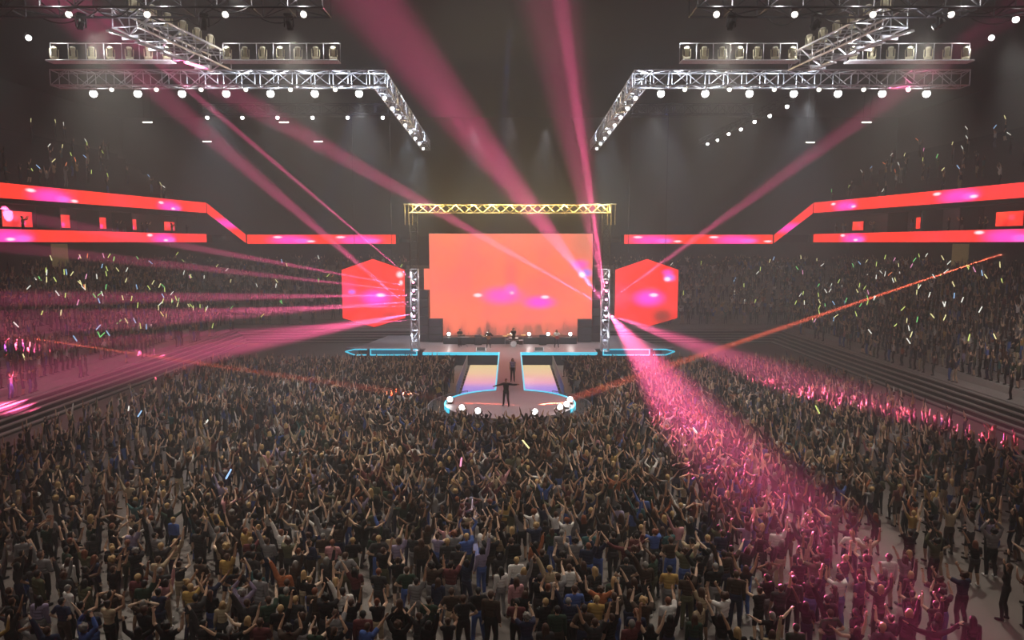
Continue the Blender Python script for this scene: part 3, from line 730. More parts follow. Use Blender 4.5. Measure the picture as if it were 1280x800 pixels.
def labels_of(me, parts):
    n = len(me.polygons); c = np.empty(n * 3); me.polygons.foreach_get('center', c); c = c.reshape(n, 3)
    best = np.full(n, 1e9); lab = np.zeros(n, int); names = []
    for lb, a, b, r1, r2 in parts:
        if lb not in names: names.append(lb)
        a = np.asarray(a, float); b = np.asarray(b, float); ab = b - a; L2 = max(ab @ ab, 1e-8)
        t = np.clip(((c - a) @ ab) / L2, 0, 1)
        d = np.linalg.norm(c - (a + t[:, None] * ab), axis=1) - (r1 + (r2 - r1) * t)
        if lb in ('eye', 'lips'): d = np.where(np.abs(d) < .006, d - .02, 1e9)
        m = d < best; best[m] = d[m]; lab[m] = names.index(lb)
    return [names[i] for i in lab]
def arrays(me):
    v = np.empty(len(me.vertices) * 3); me.vertices.foreach_get('co', v); me.calc_loop_triangles()
    nn = np.empty(len(me.vertices) * 3); me.vertices.foreach_get('normal', nn)
    f = [tuple(p.vertices) for p in me.polygons]
    return v.reshape(-1, 3), nn.reshape(-1, 3), f
def side_labels(me, labs, sd):
    return [l if p.center.x * sd > 0 else '' for p, l in zip(me.polygons, labs)]
def shell(me, labs, keep, off, name, mat_, extra=None):
    """clothing: the body's faces of those labels, pushed out, with a turned-in hem"""
    v, n, f = arrays(me); ff = [q for q, l in zip(f, labs) if l in keep]
    ids = sorted({i for q in ff for i in q}); mp = {i: k for k, i in enumerate(ids)}
    vv = v[ids] + n[ids] * off; fs = [tuple(mp[i] for i in q) for q in ff]
    ec = {}
    for q in fs:
        for i in range(len(q)):
            e = (q[i], q[(i + 1) % len(q)]); ec[e] = ec.get(e, 0) + 1
    hem = [(a, b) for (a, b) in ec if (b, a) not in ec]
    base = len(vv); inner = sorted({i for e in hem for i in e}); mi = {i: base + k for k, i in enumerate(inner)}
    vin = v[ids][inner] - n[ids][inner] * .004 if inner else np.zeros((0, 3))
    fs += [(b, a, mi[a], mi[b]) for a, b in hem]
    m = bpy.data.meshes.new(name); m.from_pydata(np.concatenate([vv, vin]).tolist(), [], fs); m.materials.append(mat_)
    m.polygons.foreach_set('use_smooth', [True] * len(m.polygons)); m.update(); return m

UPV = ((.5, .1, .85), (.25, .12, .95), 'open')
POSES = {
 'arms raised in a V': dict(L=UPV, R=UPV, legs=(0, .05), head=(0, .15, 0)),
 'clapping overhead': dict(L=((.55, .3, .78), (-.62, .1, .75), 'open'), R=((.55, .3, .78), (-.62, .1, .75), 'open'), legs=(.04, -.04), head=(.1, .2, 0)),
 'one fist punched up': dict(L=((.16, -.05, -1), (.05, .35, -.9), 'relax'), R=((.22, .12, .97), (.05, .1, 1), 'fist'), legs=(-.06, .08), lean=(0, .05), head=(0, .15, .05)),
 'one arm waving high': dict(L=((.3, .1, .95), (.38, .05, .9), 'open'), R=((.2, .1, -.97), (-.25, .8, -.3), 'relax'), legs=(.05, -.05), lean=(0, -.06), head=(-.3, .1, 0)),
 'arms hanging down': dict(L=((.12, -.02, -1), (.06, .2, -.98), 'relax'), R=((.12, -.02, -1), (.06, .22, -.98), 'relax'), legs=(0, .03), head=(.25, 0, 0)),
 'hands held up in front': dict(L=((.28, .8, .15), (-.3, .45, .85), 'hold'), R=((.28, .8, .15), (-.3, .45, .85), 'hold'), legs=(.02, -.03), head=(0, .05, 0)),
 'hands on hips': dict(L=((.62, -.3, -.72), (-.75, .35, -.42), 'fist'), R=((.62, -.3, -.72), (-.75, .35, -.42), 'fist'), legs=(0, 0), wide=1, head=(-.2, 0, 0)),
 'arms spread wide': dict(L=((.93, .05, .3), (.8, .1, .6), 'open'), R=((.93, .05, .3), (.8, .1, .6), 'open'), legs=(0, .06), wide=1, head=(0, .2, 0)),
 'pointing at the stage': dict(L=((.15, 0, -1), (.0, .4, -.85), 'relax'), R=((.2, .75, .6), (.05, .85, .55), 'relax'), legs=(-.08, .1), lean=(.06, 0), head=(.1, .05, 0)),
 'hands on head': dict(L=((.85, -.05, .5), (-.88, -.05, .3), 'relax'), R=((.85, -.05, .5), (-.88, -.05, .3), 'relax'), legs=(.02, 0), head=(0, 0, 0)),
 'arms folded': dict(L=((.25, .25, -.92), (-.9, .5, .12), 'relax'), R=((.25, .3, -.9), (-.9, .42, .2), 'relax'), legs=(.05, -.02), head=(.2, 0, 0)),
 'one arm up and one out': dict(L=((.9, .15, .05), (.7, .3, .55), 'open'), R=((.3, .1, .93), (.1, .15, .97), 'open'), legs=(-.04, .08), lean=(0, .07), head=(-.15, .2, 0)),
 'arms raised and bent': dict(L=((.75, .1, .5), (.1, .1, .99), 'open'), R=((.75, .1, .5), (.1, .1, .99), 'open'), legs=(.06, 0), twist=.15, head=(.15, .2, 0)),
}
TOPS = {'T-shirt': {'torso', 'sleeve'}, 'long-sleeved top': {'torso', 'sleeve', 'upperarm', 'forearm'}, 'vest': {'torso'}, 'hoodie': {'torso', 'sleeve', 'upperarm', 'forearm'}}
BOTS = {'jeans': {'hips', 'thigh', 'shin'}, 'trousers': {'hips', 'thigh', 'shin'}, 'shorts': {'hips', 'thigh'}, 'leggings': {'hips', 'thigh', 'shin'}}
MODELS = [  # sex, pose, top, bottom, hair
 ('m', 'arms raised in a V', 'T-shirt', 'jeans', 'short hair'), ('f', 'arms raised in a V', 'vest', 'jeans', 'long hair'),
 ('m', 'clapping overhead', 'long-sleeved top', 'trousers', 'curly hair'), ('f', 'clapping overhead', 'T-shirt', 'leggings', 'a ponytail'),
 ('m', 'one fist punched up', 'T-shirt', 'shorts', 'short hair'), ('f', 'one fist punched up', 'long-sleeved top', 'jeans', 'a bob'),
 ('m', 'one arm waving high', 'hoodie', 'jeans', 'short hair'), ('f', 'one arm waving high', 'T-shirt', 'shorts', 'long hair'),
 ('m', 'arms hanging down', 'long-sleeved top', 'jeans', 'short hair'), ('f', 'arms hanging down', 'hoodie', 'leggings', 'long hair'),
 ('m', 'hands held up in front', 'T-shirt', 'trousers', 'curly hair'), ('f', 'hands held up in front', 'vest', 'shorts', 'a bun'),
 ('m', 'hands on hips', 'T-shirt', 'jeans', 'short hair'), ('f', 'arms spread wide', 'T-shirt', 'jeans', 'a ponytail'), ('m', 'arms spread wide', 'long-sleeved top', 'trousers', 'short hair'),
 ('m', 'pointing at the stage', 'T-shirt', 'trousers', 'short hair'), ('f', 'hands on head', 'T-shirt', 'leggings', 'a bob'),
 ('m', 'arms folded', 'T-shirt', 'jeans', 'short hair'), ('f', 'one arm up and one out', 'vest', 'jeans', 'long hair'), ('m', 'arms raised and bent', 'T-shirt', 'jeans', 'curly hair'), ('f', 'arms raised and bent', 'long-sleeved top', 'trousers', 'long hair'),
]
FAB = [('black', (20, 20, 22), 34), ('charcoal', (50, 49, 50), 18), ('brown', (58, 45, 36), 12), ('navy', (34, 40, 64), 10), ('maroon', (92, 46, 48), 6), ('olive', (80, 80, 58), 6), ('tan', (164, 146, 120), 6),
       ('white', (208, 204, 200), 5), ('grey', (122, 119, 120), 8), ('blue', (66, 90, 150), 3), ('mustard', (168, 136, 76), 2), ('pink', (186, 134, 138), 2), ('teal', (54, 94, 96), 2), ('orange', (162, 96, 62), 1), ('green', (40, 58, 46), 6), ('lilac', (138, 126, 152), 2)]
BOTC = [('black', 8), ('charcoal', 4), ('navy', 5), ('blue', 3), ('brown', 3), ('grey', 2), ('tan', 2), ('olive', 1)]
HAIRC = [('black', (20, 17, 16), 5), ('brown', (66, 42, 28), 6), ('blond', (172, 142, 98), 2), ('ginger', (112, 62, 38), 1), ('grey', (120, 116, 112), 1)]
SKIN = [(198, 164, 138), (176, 140, 114), (142, 106, 82), (98, 70, 54), (208, 178, 154)]
MF = {n: mat('fabric_' + n.replace(' ', '_'), rgb(*c), .85, noise=.18, nscale=14, spec=.2) for n, c, w in FAB}
CF = {n: rgb(*c) for n, c, w in FAB}
MH = {n: mat('hair_' + n, rgb(*c), .6, noise=.3, nscale=40, spec=.35) for n, c, w in HAIRC}
MS = [mat('skin_%d' % i, rgb(*c), .55, noise=.07, nscale=12, spec=.35) for i, c in enumerate(SKIN)]
M['eye'] = mat('eye_dark', rgb(40, 30, 28), .3); M['lips'] = mat('lips', rgb(150, 80, 76), .5); M['shoe'] = mat('shoe_black', rgb(34, 32, 34), .6, noise=.1, nscale=9); M['shoe2'] = mat('shoe_white', rgb(200, 198, 196), .6, noise=.08, nscale=9)
def wpick(r, items, k=-1): return r.choices(items, [i[k] for i in items])[0][0]

def clone_pose(n): return {k: v for k, v in POSES[n].items() if k != 'tips'}
PROTO = []; TIPS = []
for i, (sex, pn, top, bot, hk) in enumerate(MODELS):
    pose = clone_pose(pn); parts, hairs = build_parts(pose, sex, True, hk)
    me = fuse(parts, .0085, 4600, 'person'); labs = labels_of(me, parts)
    for m in (MS[0], M['eye'], M['lips']): me.materials.append(m)
    me.polygons.foreach_set('material_index', [1 if l == 'eye' else 2 if l == 'lips' else 0 for l in labs]); me.polygons.foreach_set('use_smooth', [True] * len(labs)); me.update()
    o = bpy.data.objects.new('person', me); COL.objects.link(o); o.material_slots[0].link = 'OBJECT'; o.material_slots[0].material = MS[0]
    def kid(name, mesh):
        c = bpy.data.objects.new(name, mesh); COL.objects.link(c); c.parent = o; c.material_slots[0].link = 'OBJECT'; c.material_slots[0].material = mesh.materials[0]; return c
    kid('trousers' if bot != 'shorts' else 'shorts', shell(me, labs, BOTS[bot], .011 if bot != 'leggings' else .005, 'trousers', MF['black']))
    kid({'T-shirt': 't_shirt', 'long-sleeved top': 'long_sleeved_top', 'vest': 'vest', 'hoodie': 'hoodie'}[top], shell(me, labs, TOPS[top], .015 if top != 'hoodie' else .026, 'top', MF['black']))
    hm = fuse(hairs, .012, 500, 'hair'); hm.materials.append(MH['brown']); hm.polygons.foreach_set('use_smooth', [True] * len(hm.polygons)); kid('hair', hm)
    for sd in (-1, 1): kid('shoe', shell(me, side_labels(me, labs, sd), {'foot'}, .009, 'shoe', M['shoe']))
    PROTO.append(o); TIPS.append(pose['tips'])
index_kids()

# low detail figures of the great crowd, by the same poses
COVER = {'torso': 'top', 'sleeve': 'top', 'upperarm': 'arm', 'forearm': 'arm', 'hips': 'bot', 'thigh': 'bot', 'shin': 'shin', 'foot': 'shoe', 'hair': 'hair'}
def lod(tris, vox):
    out = []
    for sex, pn, top, bot, hk in MODELS:
        pose = clone_pose(pn); parts, hairs = build_parts(pose, sex, False, hk); parts = [p for p in parts if p[0] not in ('eye', 'lips')] + hairs
        me = fuse(parts, vox, tris, 'far'); labs = labels_of(me, parts)
        v, n, f = arrays(me); f = np.array([q[:3] for q in f])
        code = []
        for l in labs:
            c = COVER.get(l, 'skin')
            if c == 'arm': c = 'top' if top in ('hoodie', 'long-sleeved top') else 'skin'
            if c == 'shin': c = 'skin' if bot == 'shorts' else 'bot'
            code.append({'skin': 0, 'top': 1, 'bot': 2, 'hair': 3, 'shoe': 4}[c])
        out.append((v, f, np.array(code), pose['tips'])); bpy.data.meshes.remove(me)
    return out
LA = lod(420, .018); LB = lod(170, .024)

# ------------------------------------------------------------------ where people stand
def free(x, y):
    if y > 61.8 or abs(x) > 26.0: return False
    if math.hypot(x, y - CY) < (4.75 if y < 44 and abs(x) < 3.4 else 5.85): return False
    if abs(x) < 4.75 and y > 48: return False
    return True
floor_pos = []
g = .74; yy = 17.7; row = 0
clump = lambda x, y: .5 + .5 * math.sin(x * .9 + 1.7 * math.sin(y * .31)) * math.sin(y * .55 + 1.3 * math.sin(x * .37))
while yy < 80:
    xx = -28.8 + (row % 2) * .37
    while xx < 28.9:
        x, y = xx + R.uniform(-.15, .15), yy + R.uniform(-.17, .17)
        keep = .95
        c = clump(x, y)
        if y < 46: keep = .62 + .36 * min(1, c * 2)
        if y < 24: keep = .72
        if 12.4 < x < 17.5 and y < 28: keep = .33
        elif x > 17 and y < 33: keep = .62
        if -22 < x < -11 and 29 < y < 43 and math.sin(x * 2.6) > .35: keep = .25
        if abs(x) > 24.6: keep *= .55
        if free(x, y) and R.random() < keep and abs(x) < .78 * y + 3: floor_pos.append((x, y))
        xx += g
    yy += g * .9; row += 1
floor_pos.sort(key=lambda p: p[1])
inview = lambda x, y, m=.0: abs(x) < .70 * (y - m) + .1
hero = [p for p in floor_pos if inview(*p)][:300]; hs = set(hero)
rest = [p for p in floor_pos if p not in hs]

labels_used = set(); ZONE = ['near the bottom edge', 'further into the crowd']
protos_used = set()
deck = []
WIDE = {2, 3, 13, 14, 18, 19, 20, 16, 0, 1}
XY = np.array(floor_pos)
for n_, (x, y) in enumerate(hero):
    if not deck: deck = list(range(len(PROTO))) * 1; R.shuffle(deck)
    k = deck.pop()
    if x > 12 and y < 30 and R.random() < .5: k = R.choice([8, 9, 12, 17, 10])
    dd = np.hypot(XY[:, 0] - x, (XY[:, 1] - y) * 1.6); near = np.sort(dd)[1]
    if near < .86 and k in WIDE and not (n_ < 24): k = R.choice([4, 5, 6, 7, 8, 9, 10, 11, 12, 15, 17])
    sex, pn, top, bot, hk = MODELS[k]
    for _ in range(60):
        tc, bc, hc = wpick(R, FAB), wpick(R, BOTC), wpick(R, HAIRC)
        hn = {'a bob': '%s bob' % hc, 'a ponytail': '%s ponytail' % hc, 'a bun': '%s bun' % hc}.get(hk, hk.replace('hair', hc + ' hair'))
        lab = 'person in %s %s and %s %s, %s, %s' % (tc, top, bc, bot, hn, pn)
        if lab not in labels_used: break
    labels_used.add(lab)
    if k in protos_used: o = copy_tree(PROTO[k])
    else: o = PROTO[k]; protos_used.add(k)
    sc_ = (1.0 if sex == 'm' else .94) * R.uniform(.95, 1.05)
    o.location = (x, y, 0); o.rotation_euler = (0, 0, -math.atan2(x * .55, 60 - y) * -1 * 1.0 + R.gauss(0, .3)); o.scale = (sc_,) * 3
    tag(o, lab, 'person', 'concertgoers standing at the near edge of the floor')
    sk = R.choices(MS, [4, 4, 2, 1, 4])[0]; shm = R.choice([M['shoe'], M['shoe'], M['shoe2']])
    o.material_slots[0].material = sk
    for c in (KIDS.get(o.name) if o is PROTO[k] else [q for q in o.children]):
        b = c.name.split('.')[0]
        c.material_slots[0].material = MH[hc] if b == 'hair' else (shm if b == 'shoe' else (MF[bc] if b in ('trousers', 'shorts') else MF[tc]))

# ------------------------------------------------------------------ the rest of the crowd: one mesh
CV, CFc, CC = [], [], []; nv = 0; stick_spots = []
up_models = [0, 1, 2, 3, 4, 5, 6, 7, 18, 19, 20]
fabn = [f[0] for f in FAB]; fabw = [f[2] for f in FAB]
def add_person(lib, x, y, z, rz, k, sc_, arms=False):
    global nv
    v, f, code, tips = lib[k]
    c, s = math.cos(rz), math.sin(rz); Rm = np.array([[c, -s, 0], [s, c, 0], [0, 0, 1]])
    CV.append((v * sc_) @ Rm.T + (x, y, z)); CFc.append(f + nv); nv += len(v)
    pal = np.array([rgb(*R.choice(SKIN)), CF[R.choices(fabn, fabw)[0]], CF[wpick(R, BOTC)], rgb(*R.choices([h[1] for h in HAIRC], [h[2] for h in HAIRC])[0]), rgb(40, 38, 38)])
    CC.append(pal[code])
    return {q: Rm @ (t * sc_) + V(x, y, z) for q, t in tips.items()}
def stage_yaw(x, y): return math.atan2(x, max(8, 62 - y))
FTIP = []
for x, y in rest:
    k = R.randrange(len(MODELS)) if R.random() < .35 else R.choice(up_models)
    tip_ = add_person(LA if y < 36 else LB, x, y, 0, stage_yaw(x, y) + R.gauss(0, .3), k, R.uniform(.9, 1.05))
    if k in up_models: FTIP.append(tip_['R'])
sticks = []
def stand_fill(side, y0, y1, fill, nst):
    cand = []
    for o, z in [(2.9, 1.2)] + [(a + .35, b) for a, b in ROWS[:14]]:
        y = y0
        while y < min(y1, 82 + o):
            if R.random() < (fill if o > 3.5 else .45) and not (side < 0 and o < 9 and abs(y - 58) < 1.1):
                x = side * (30 + o); k = R.choice(up_models) if R.random() < .6 else R.randrange(len(MODELS))
                t = add_person(LB, x, y + R.uniform(-.1, .1), z, side * (PI / 2 - .35) * (1 if y < 72 else 1.2) + R.gauss(0, .2), k, R.uniform(.9, 1.04))
                if k in up_models: cand.append((t, y))
            y += .66
        if o > 3.5:                                   # the curve behind the stage
            x = 14
            while x < 30 + o:
                if R.random() < fill * .75:
                    k = R.choice(up_models) if R.random() < .6 else R.randrange(len(MODELS))
                    t = add_person(LB, side * x, 82 + o, z, PI + R.gauss(0, .2), k, R.uniform(.9, 1.04))
                    if k in up_models: cand.append((t, 82 + o))
                x += .75
    cand = [c for c in cand if abs(c[0]['R'][0]) < .69 * c[1]]; w = [(c[1] / 60.) ** 2 * (.35 if c[1] > 82 else 1) for c in cand]
    for _ in range(nst): sticks.append((R.choices(cand, w)[0][0], 'left stand' if side < 0 else 'right stand'))
stand_fill(-1, 36, 100, .8, 112); stand_fill(1, 36, 100, .88, 112)
for side in (-1, 1):
    cand = []
    for k_ in range(11):
        y = 36.0
        while y < 85:
            if R.random() < .1:
                k = R.choice(up_models); t = add_person(LB, side * (37.5 + .9 * k_), y, 15.6 + .62 * k_, side * 1.2 + R.gauss(0, .2), k, R.uniform(.9, 1.04))
                if y > 57: cand.append(t)
            y += .8
    for t in R.sample(cand, min(24, len(cand))): sticks.append((t, 'upper %s tier' % ('left' if side < 0 else 'right')))
    y = 40
    while y < 85:                                     # guests in the suites
        if R.random() < .32 and min(abs(y - q) for q in (60.6, 66.3, 72.1)) > .9 and min(abs(y - q) for q in (53, 64, 77)) > 1.6: add_person(LB, side * R.uniform(37.1, 37.3), y, 11.9, side * 1.3 + R.gauss(0, .3), R.randrange(8, 13), R.uniform(.9, 1.02))
        y += .7
me = bpy.data.meshes.new('crowd')
Vv = np.concatenate(CV); Ff = np.concatenate(CFc); Cc = np.concatenate(CC)
me.vertices.add(len(Vv)); me.vertices.foreach_set('co', Vv.ravel()); me.loops.add(len(Ff) * 3); me.loops.foreach_set('vertex_index', Ff.ravel().astype(np.int32))
me.polygons.add(len(Ff)); me.polygons.foreach_set('loop_start', np.arange(0, len(Ff) * 3, 3, dtype=np.int32)); me.polygons.foreach_set('loop_total', np.full(len(Ff), 3, dtype=np.int32))
me.polygons.foreach_set('use_smooth', np.ones(len(Ff), dtype=bool))
at_ = me.attributes.new('cloth_colour', 'FLOAT_COLOR', 'FACE'); at_.data.foreach_set('color', Cc.astype(np.float32).ravel())
me.update(calc_edges=True)
mc = bpy.data.materials.new('crowd_clothes'); mc.use_nodes = True; nt = mc.node_tree; b = nt.nodes['Principled BSDF']
an = nt.nodes.new('ShaderNodeAttribute'); an.attribute_name = 'cloth_colour'; nt.links.new(an.outputs['Color'], b.inputs['Base Color']); b.inputs['Roughness'].default_value = .8; b.inputs['Specular IOR Level'].default_value = .25
me.materials.append(mc); oc = bpy.data.objects.new('crowd', me); COL.objects.link(oc)
tag(oc, 'dense crowd of concertgoers filling the floor and the stands', 'crowd', None, 'stuff')
print('crowd people', len(CV), 'tris', len(Ff), 'heroes', len(hero), 'last hero y', hero[-1][1])

# glow sticks held up in the stands
SCOL = [('yellow-green', (205, 225, 120), 5), ('white', (236, 236, 225), 5), ('pale yellow', (235, 225, 160), 4), ('light blue', (150, 190, 235), 2), ('orange', (235, 130, 80), 1), ('green', (120, 210, 120), 2), ('pink', (235, 150, 190), 1)]
ms = {n: mat('stick_' + n.replace(' ', '_').replace('-', '_'), rgb(*c), .4, emit=rgb(*c), es=1.5, sample='NONE') for n, c, w in SCOL}
gm = {n: MB().tube((0, 0, 0), (0, 0, .42), .034, .03, seg=8, cap=True).mesh('glow_stick', [ms[n]]) for n, c, w in SCOL}
def add_stick(p, n, label, group, sc_=1.0):
    o = bpy.data.objects.new('glow_stick', gm[n]); COL.objects.link(o); o.location = tuple(p + V(0, 0, -.03)); o.scale = (sc_,) * 3
    o.rotation_euler = (R.uniform(-.6, .6), R.uniform(-.8, .8), 0); tag(o, label, 'glow stick', group); return o
for t, wh in sticks:
    n = wpick(R, SCOL); add_stick(t[R.choice('LR') if False else 'R'], n, '%s glow stick held up in the %s' % (n, wh), '%s glow sticks in the %s' % (n, wh), 1.15 if 'stand' in wh else .8)
FT = np.array(FTIP)
for (x, y), n, t in (((-11.9, 28.6), 'light blue', 'glow stick shining pale blue above the front left of the floor crowd'), ((.6, 33.0), 'pale yellow', 'bright yellow glow stick held up in the middle of the floor crowd'), ((-2.6, 30.5), 'pink', 'pink glow stick left of the middle of the floor crowd'), ((-20.5, 38.5), 'light blue', 'pale blue glow stick near the ledges at the left of the floor'), ((-18.4, 41.0), 'white', 'white glow stick further back at the left of the floor crowd'), ((9.0, 36.0), 'white', 'small white glow stick beside the wide pink beam'), ((17.8, 40.0), 'yellow-green', 'yellow-green glow stick held up between the two pink beams'), ((-24.0, 44.0), 'white', 'white glow stick at the foot of the left ledges')):
    p = FT[np.argmin(np.hypot(FT[:, 0] - x, FT[:, 1] - y))]; add_stick(p, n, t, 'glow sticks on the floor', 1.1)
# ------------------------------------------------------------------ performers (their own figures)
def performer(pn, sex, top, bot, hk, loc, rz, cols, label, sc_=1.0, pose=None):
    pose = pose or clone_pose(pn); parts, hairs = build_parts(pose, sex, True, hk)
    me = fuse(parts, .0095, 3600, 'person'); labs = labels_of(me, parts)
    for m in (MS[1], M['eye'], M['lips']): me.materials.append(m)
    me.polygons.foreach_set('material_index', [1 if l == 'eye' else 2 if l == 'lips' else 0 for l in labs]); me.polygons.foreach_set('use_smooth', [True] * len(labs)); me.update()
    o = bpy.data.objects.new('person', me); COL.objects.link(o); o.location = loc; o.rotation_euler = (0, 0, rz); o.scale = (sc_,) * 3
    def kid(name, mesh): c = bpy.data.objects.new(name, mesh); COL.objects.link(c); c.parent = o
    kid('trousers', shell(me, labs, BOTS[bot], .01, 'trousers', MF[cols[1]])); kid('jacket' if top == 'hoodie' else 'top', shell(me, labs, TOPS[top], .017, 'top', MF[cols[0]]))
    hm = fuse(hairs, .012, 500, 'hair'); hm.materials.append(MH[cols[2]]); kid('hair', hm); [kid('shoe', shell(me, side_labels(me, labs, sd), {'foot'}, .009, 'shoe', M['shoe'])) for sd in (-1, 1)]
    tag(o, label, 'person'); return o
performer('x', 'm', 'hoodie', 'jeans', 'short hair', (-.25, 44.8, ZS), PI - .2, ('black', 'black', 'black'), 'singer in dark clothes on the round platform with arms held out', pose=dict(L=((.93, .05, -.12), (.95, .12, .1), 'open'), R=((.9, .05, -.3), (.9, .15, -.25), 'open'), legs=(.05, -.05), wide=1, head=(.1, 0, 0)))
performer('arms hanging down', 'f', 'vest', 'trousers', 'long hair', (.2, 52.9, ZS), PI, ('lilac', 'black', 'brown'), 'performer in lilac top and black trousers standing on the catwalk')
performer('arms folded', 'm', 'T-shirt', 'jeans', 'short hair', (-5.0, 71.2, ZS), PI, ('charcoal', 'black', 'black'), 'musician in charcoal T-shirt behind the keyboard on the stage')
performer('arms hanging down', 'm', 'T-shirt', 'jeans', 'curly hair', (.35, 71.75, ZS), PI, ('black', 'black', 'brown'), 'drummer in black behind the drum kit')
gt = dict(L=((.5, .3, -.75), (.35, .75, .4), 'hold'), R=((.45, .05, -.85), (-.6, .75, -.1), 'fist'), legs=(.05, -.05), wide=1, head=(0, -.1, 0))
def guitar(x, y, rz, col, label):
    o = empty('electric_guitar', (x, y, ZS + 1.02), rz, label=label, cat='guitar')
    t = np.linspace(0, 2 * PI, 20, endpoint=False)
    out = [(.2 * math.cos(a) * (1 + .25 * math.cos(2 * a)), .15 * math.sin(a) * (1 - .25 * math.cos(2 * a))) for a in t]
    T = rotm('Y', -.35)
    MB().rings([np.array([(px, yy_, pz) for px, pz in out]) @ T.T for yy_ in (.045, 0)]).build('body', mat('guitar_' + col[0], rgb(*col[1]), .3, noise=.08), o)
    MB().tube(T @ V(.15, .02, 0), T @ V(.85, .02, 0), .022, .02).build('neck', M['gold'], o)
    MB().box(T @ V(.92, .02, 0), (.16, .02, .08), T).build('headstock', M['black'], o)
performer('x', 'm', 'T-shirt', 'jeans', 'long hair', (4.6, 70.4, ZS), PI + .2, ('white', 'navy', 'brown'), 'guitarist in white T-shirt at the right of the stage', pose=dict(gt))
guitar(4.62, 70.12, PI + .2, ('red', (150, 40, 34)), 'red electric guitar held by the guitarist at the right')
performer('x', 'm', 'long-sleeved top', 'jeans', 'short hair', (-2.1, 70.2, ZS), PI - .1, ('black', 'charcoal', 'black'), 'bass player in black left of the drum kit', pose=dict(gt))
guitar(-2.1, 69.92, PI - .1, ('sunburst', (160, 96, 40)), 'brown bass guitar held by the bass player')

# ------------------------------------------------------------------ haze
hz = MB().box((0, 48, 15), (140, 160, 40)).build('haze', bpy.data.materials.new('stage_haze'))
hm = hz.data.materials[0]; hm.use_nodes = True; nt = hm.node_tree; nt.nodes.remove(nt.nodes['Principled BSDF'])
vs = nt.nodes.new('ShaderNodeVolumeScatter'); vs.inputs['Color'].default_value = (.96, .97, .98, 1); vs.inputs['Density'].default_value = .0043; vs.inputs['Anisotropy'].default_value = .15
nt.links.new(vs.outputs[0], nt.nodes['Material Output'].inputs['Volume'])
tag(hz, 'thin theatrical haze filling the whole arena', 'haze', None, 'stuff')

# ------------------------------------------------------------------ beams
PINK = (1.0, .105, .30); LRED = (1.0, .14, .07)
BK = 1.3
def beam(src, dst, power, angle, col=PINK, blend=.5): return spot(src, dst, power * BK, angle, col, blend, .03)
TRs, TLs = (8.75, 67.5), (-8.75, 67.5)
BEAMS = [
 # right tower
 ((9.2, 66.9, 5.0), (9.6, 20.5, 0.6), 1.85e6, 8.2, 1.0), ((9.3, 66.9, 4.8), (25.6, 34.6, .5), 1.1e6, 7.4, 1.0),
 ((8.9, 66.9, 6.6), (2.1, 34, 23.5), 5.0e6, 1.5, .6), ((8.8, 66.9, 6.4), (1.6, 34, 23.5), 8.0e5, 6.0, 1.0), ((8.7, 66.9, 6.0), (-7.2, 34, 23.5), 1.9e6, 5.8, 1.0), ((8.6, 66.9, 5.7), (-19.5, 40, 22.0), 4.5e6, 2.5, .8),
 ((9.4, 66.9, 6.2), (27.5, 50, 22.5), 2.0e6, 3.4, .8), ((8.7, 66.9, 6.0), (-8.0, 66.3, 4.2), 4.5e5, 1.6, .5), ((8.7, 66.9, 4.9), (-8.0, 66.3, 3.4), 4.0e5, 1.4, .5),
 # left tower
 ((-9.1, 66.9, 5.2), (-23.5, 47, 22.0), 2.2e6, 3.6, .8), ((-9.0, 66.9, 8.0), (-21, 51, 21), 8.0e6, 1.2, .5), ((-9.2, 66.9, 7.4), (-36, 58, 13.0), 4.0e6, 2.2, .6), ((-9.2, 66.9, 7.0), (-36, 60, 10.5), 3.5e6, 2.2, .6),
 ((-9.2, 66.9, 6.6), (-36, 50, 7.6), 3.5e6, 2.8, .8), ((-9.2, 66.9, 6.0), (-36, 50, 5.4), 2.6e6, 4.2, .9), ((-9.0, 66.9, 4.9), (-32, 45, 2.4), 2.0e6, 7.5, 1.0), ((-9.0, 66.9, 4.3), (-36, 52, 3.9), 2.6e6, 2.6, .7), ((-9.0, 66.9, 5.6), (-36, 50, 6.5), 4.0e6, 1.6, .5),
]
index_kids()
for i, (a, b, p, an, bl_) in enumerate(BEAMS): beam(a, b, p, an, PINK, bl_)
beam((36.6, 52.6, 10.95), (4.0, 45.6, 1.5), 1.4e7, 1.0, LRED, .4); beam((-35.2, 50.3, 5.0), (-4.0, 45.6, 1.4), 4e6, 1.1, LRED, .4)
beam((9.3, 66.9, 5.2), (30, 75, 10.5), 5e5, 1.2, LRED, .3); beam((-9.1, 66.9, 5.0), (-7.5, 63, 1.3), 1e5, 2, LRED, .3); beam((-20, 60, 3), (-36, 47, 5.2), 2.5e5, 3.2, LRED, .6)
# the fixtures the beams come from, clamped to the towers
for s, nm in ((-1, 'left'), (1, 'right')):
    for i, z in enumerate((4.2, 5.0, 5.8, 6.6, 7.4)):
        place(head2, (s * 9.06, 67.72, z - .25), '%s pink beam light up the %s stage tower, counted from below' % (ORD[i], nm), rz=0)
    for z in (2.6, 4.6, 6.6, 8.4): point((s * 9.06, 68.2, z), 75, (.8, .86, 1), .08)
    point((s * 9.06, 67.0, 6.0), 60, (.8, .86, 1), .1)

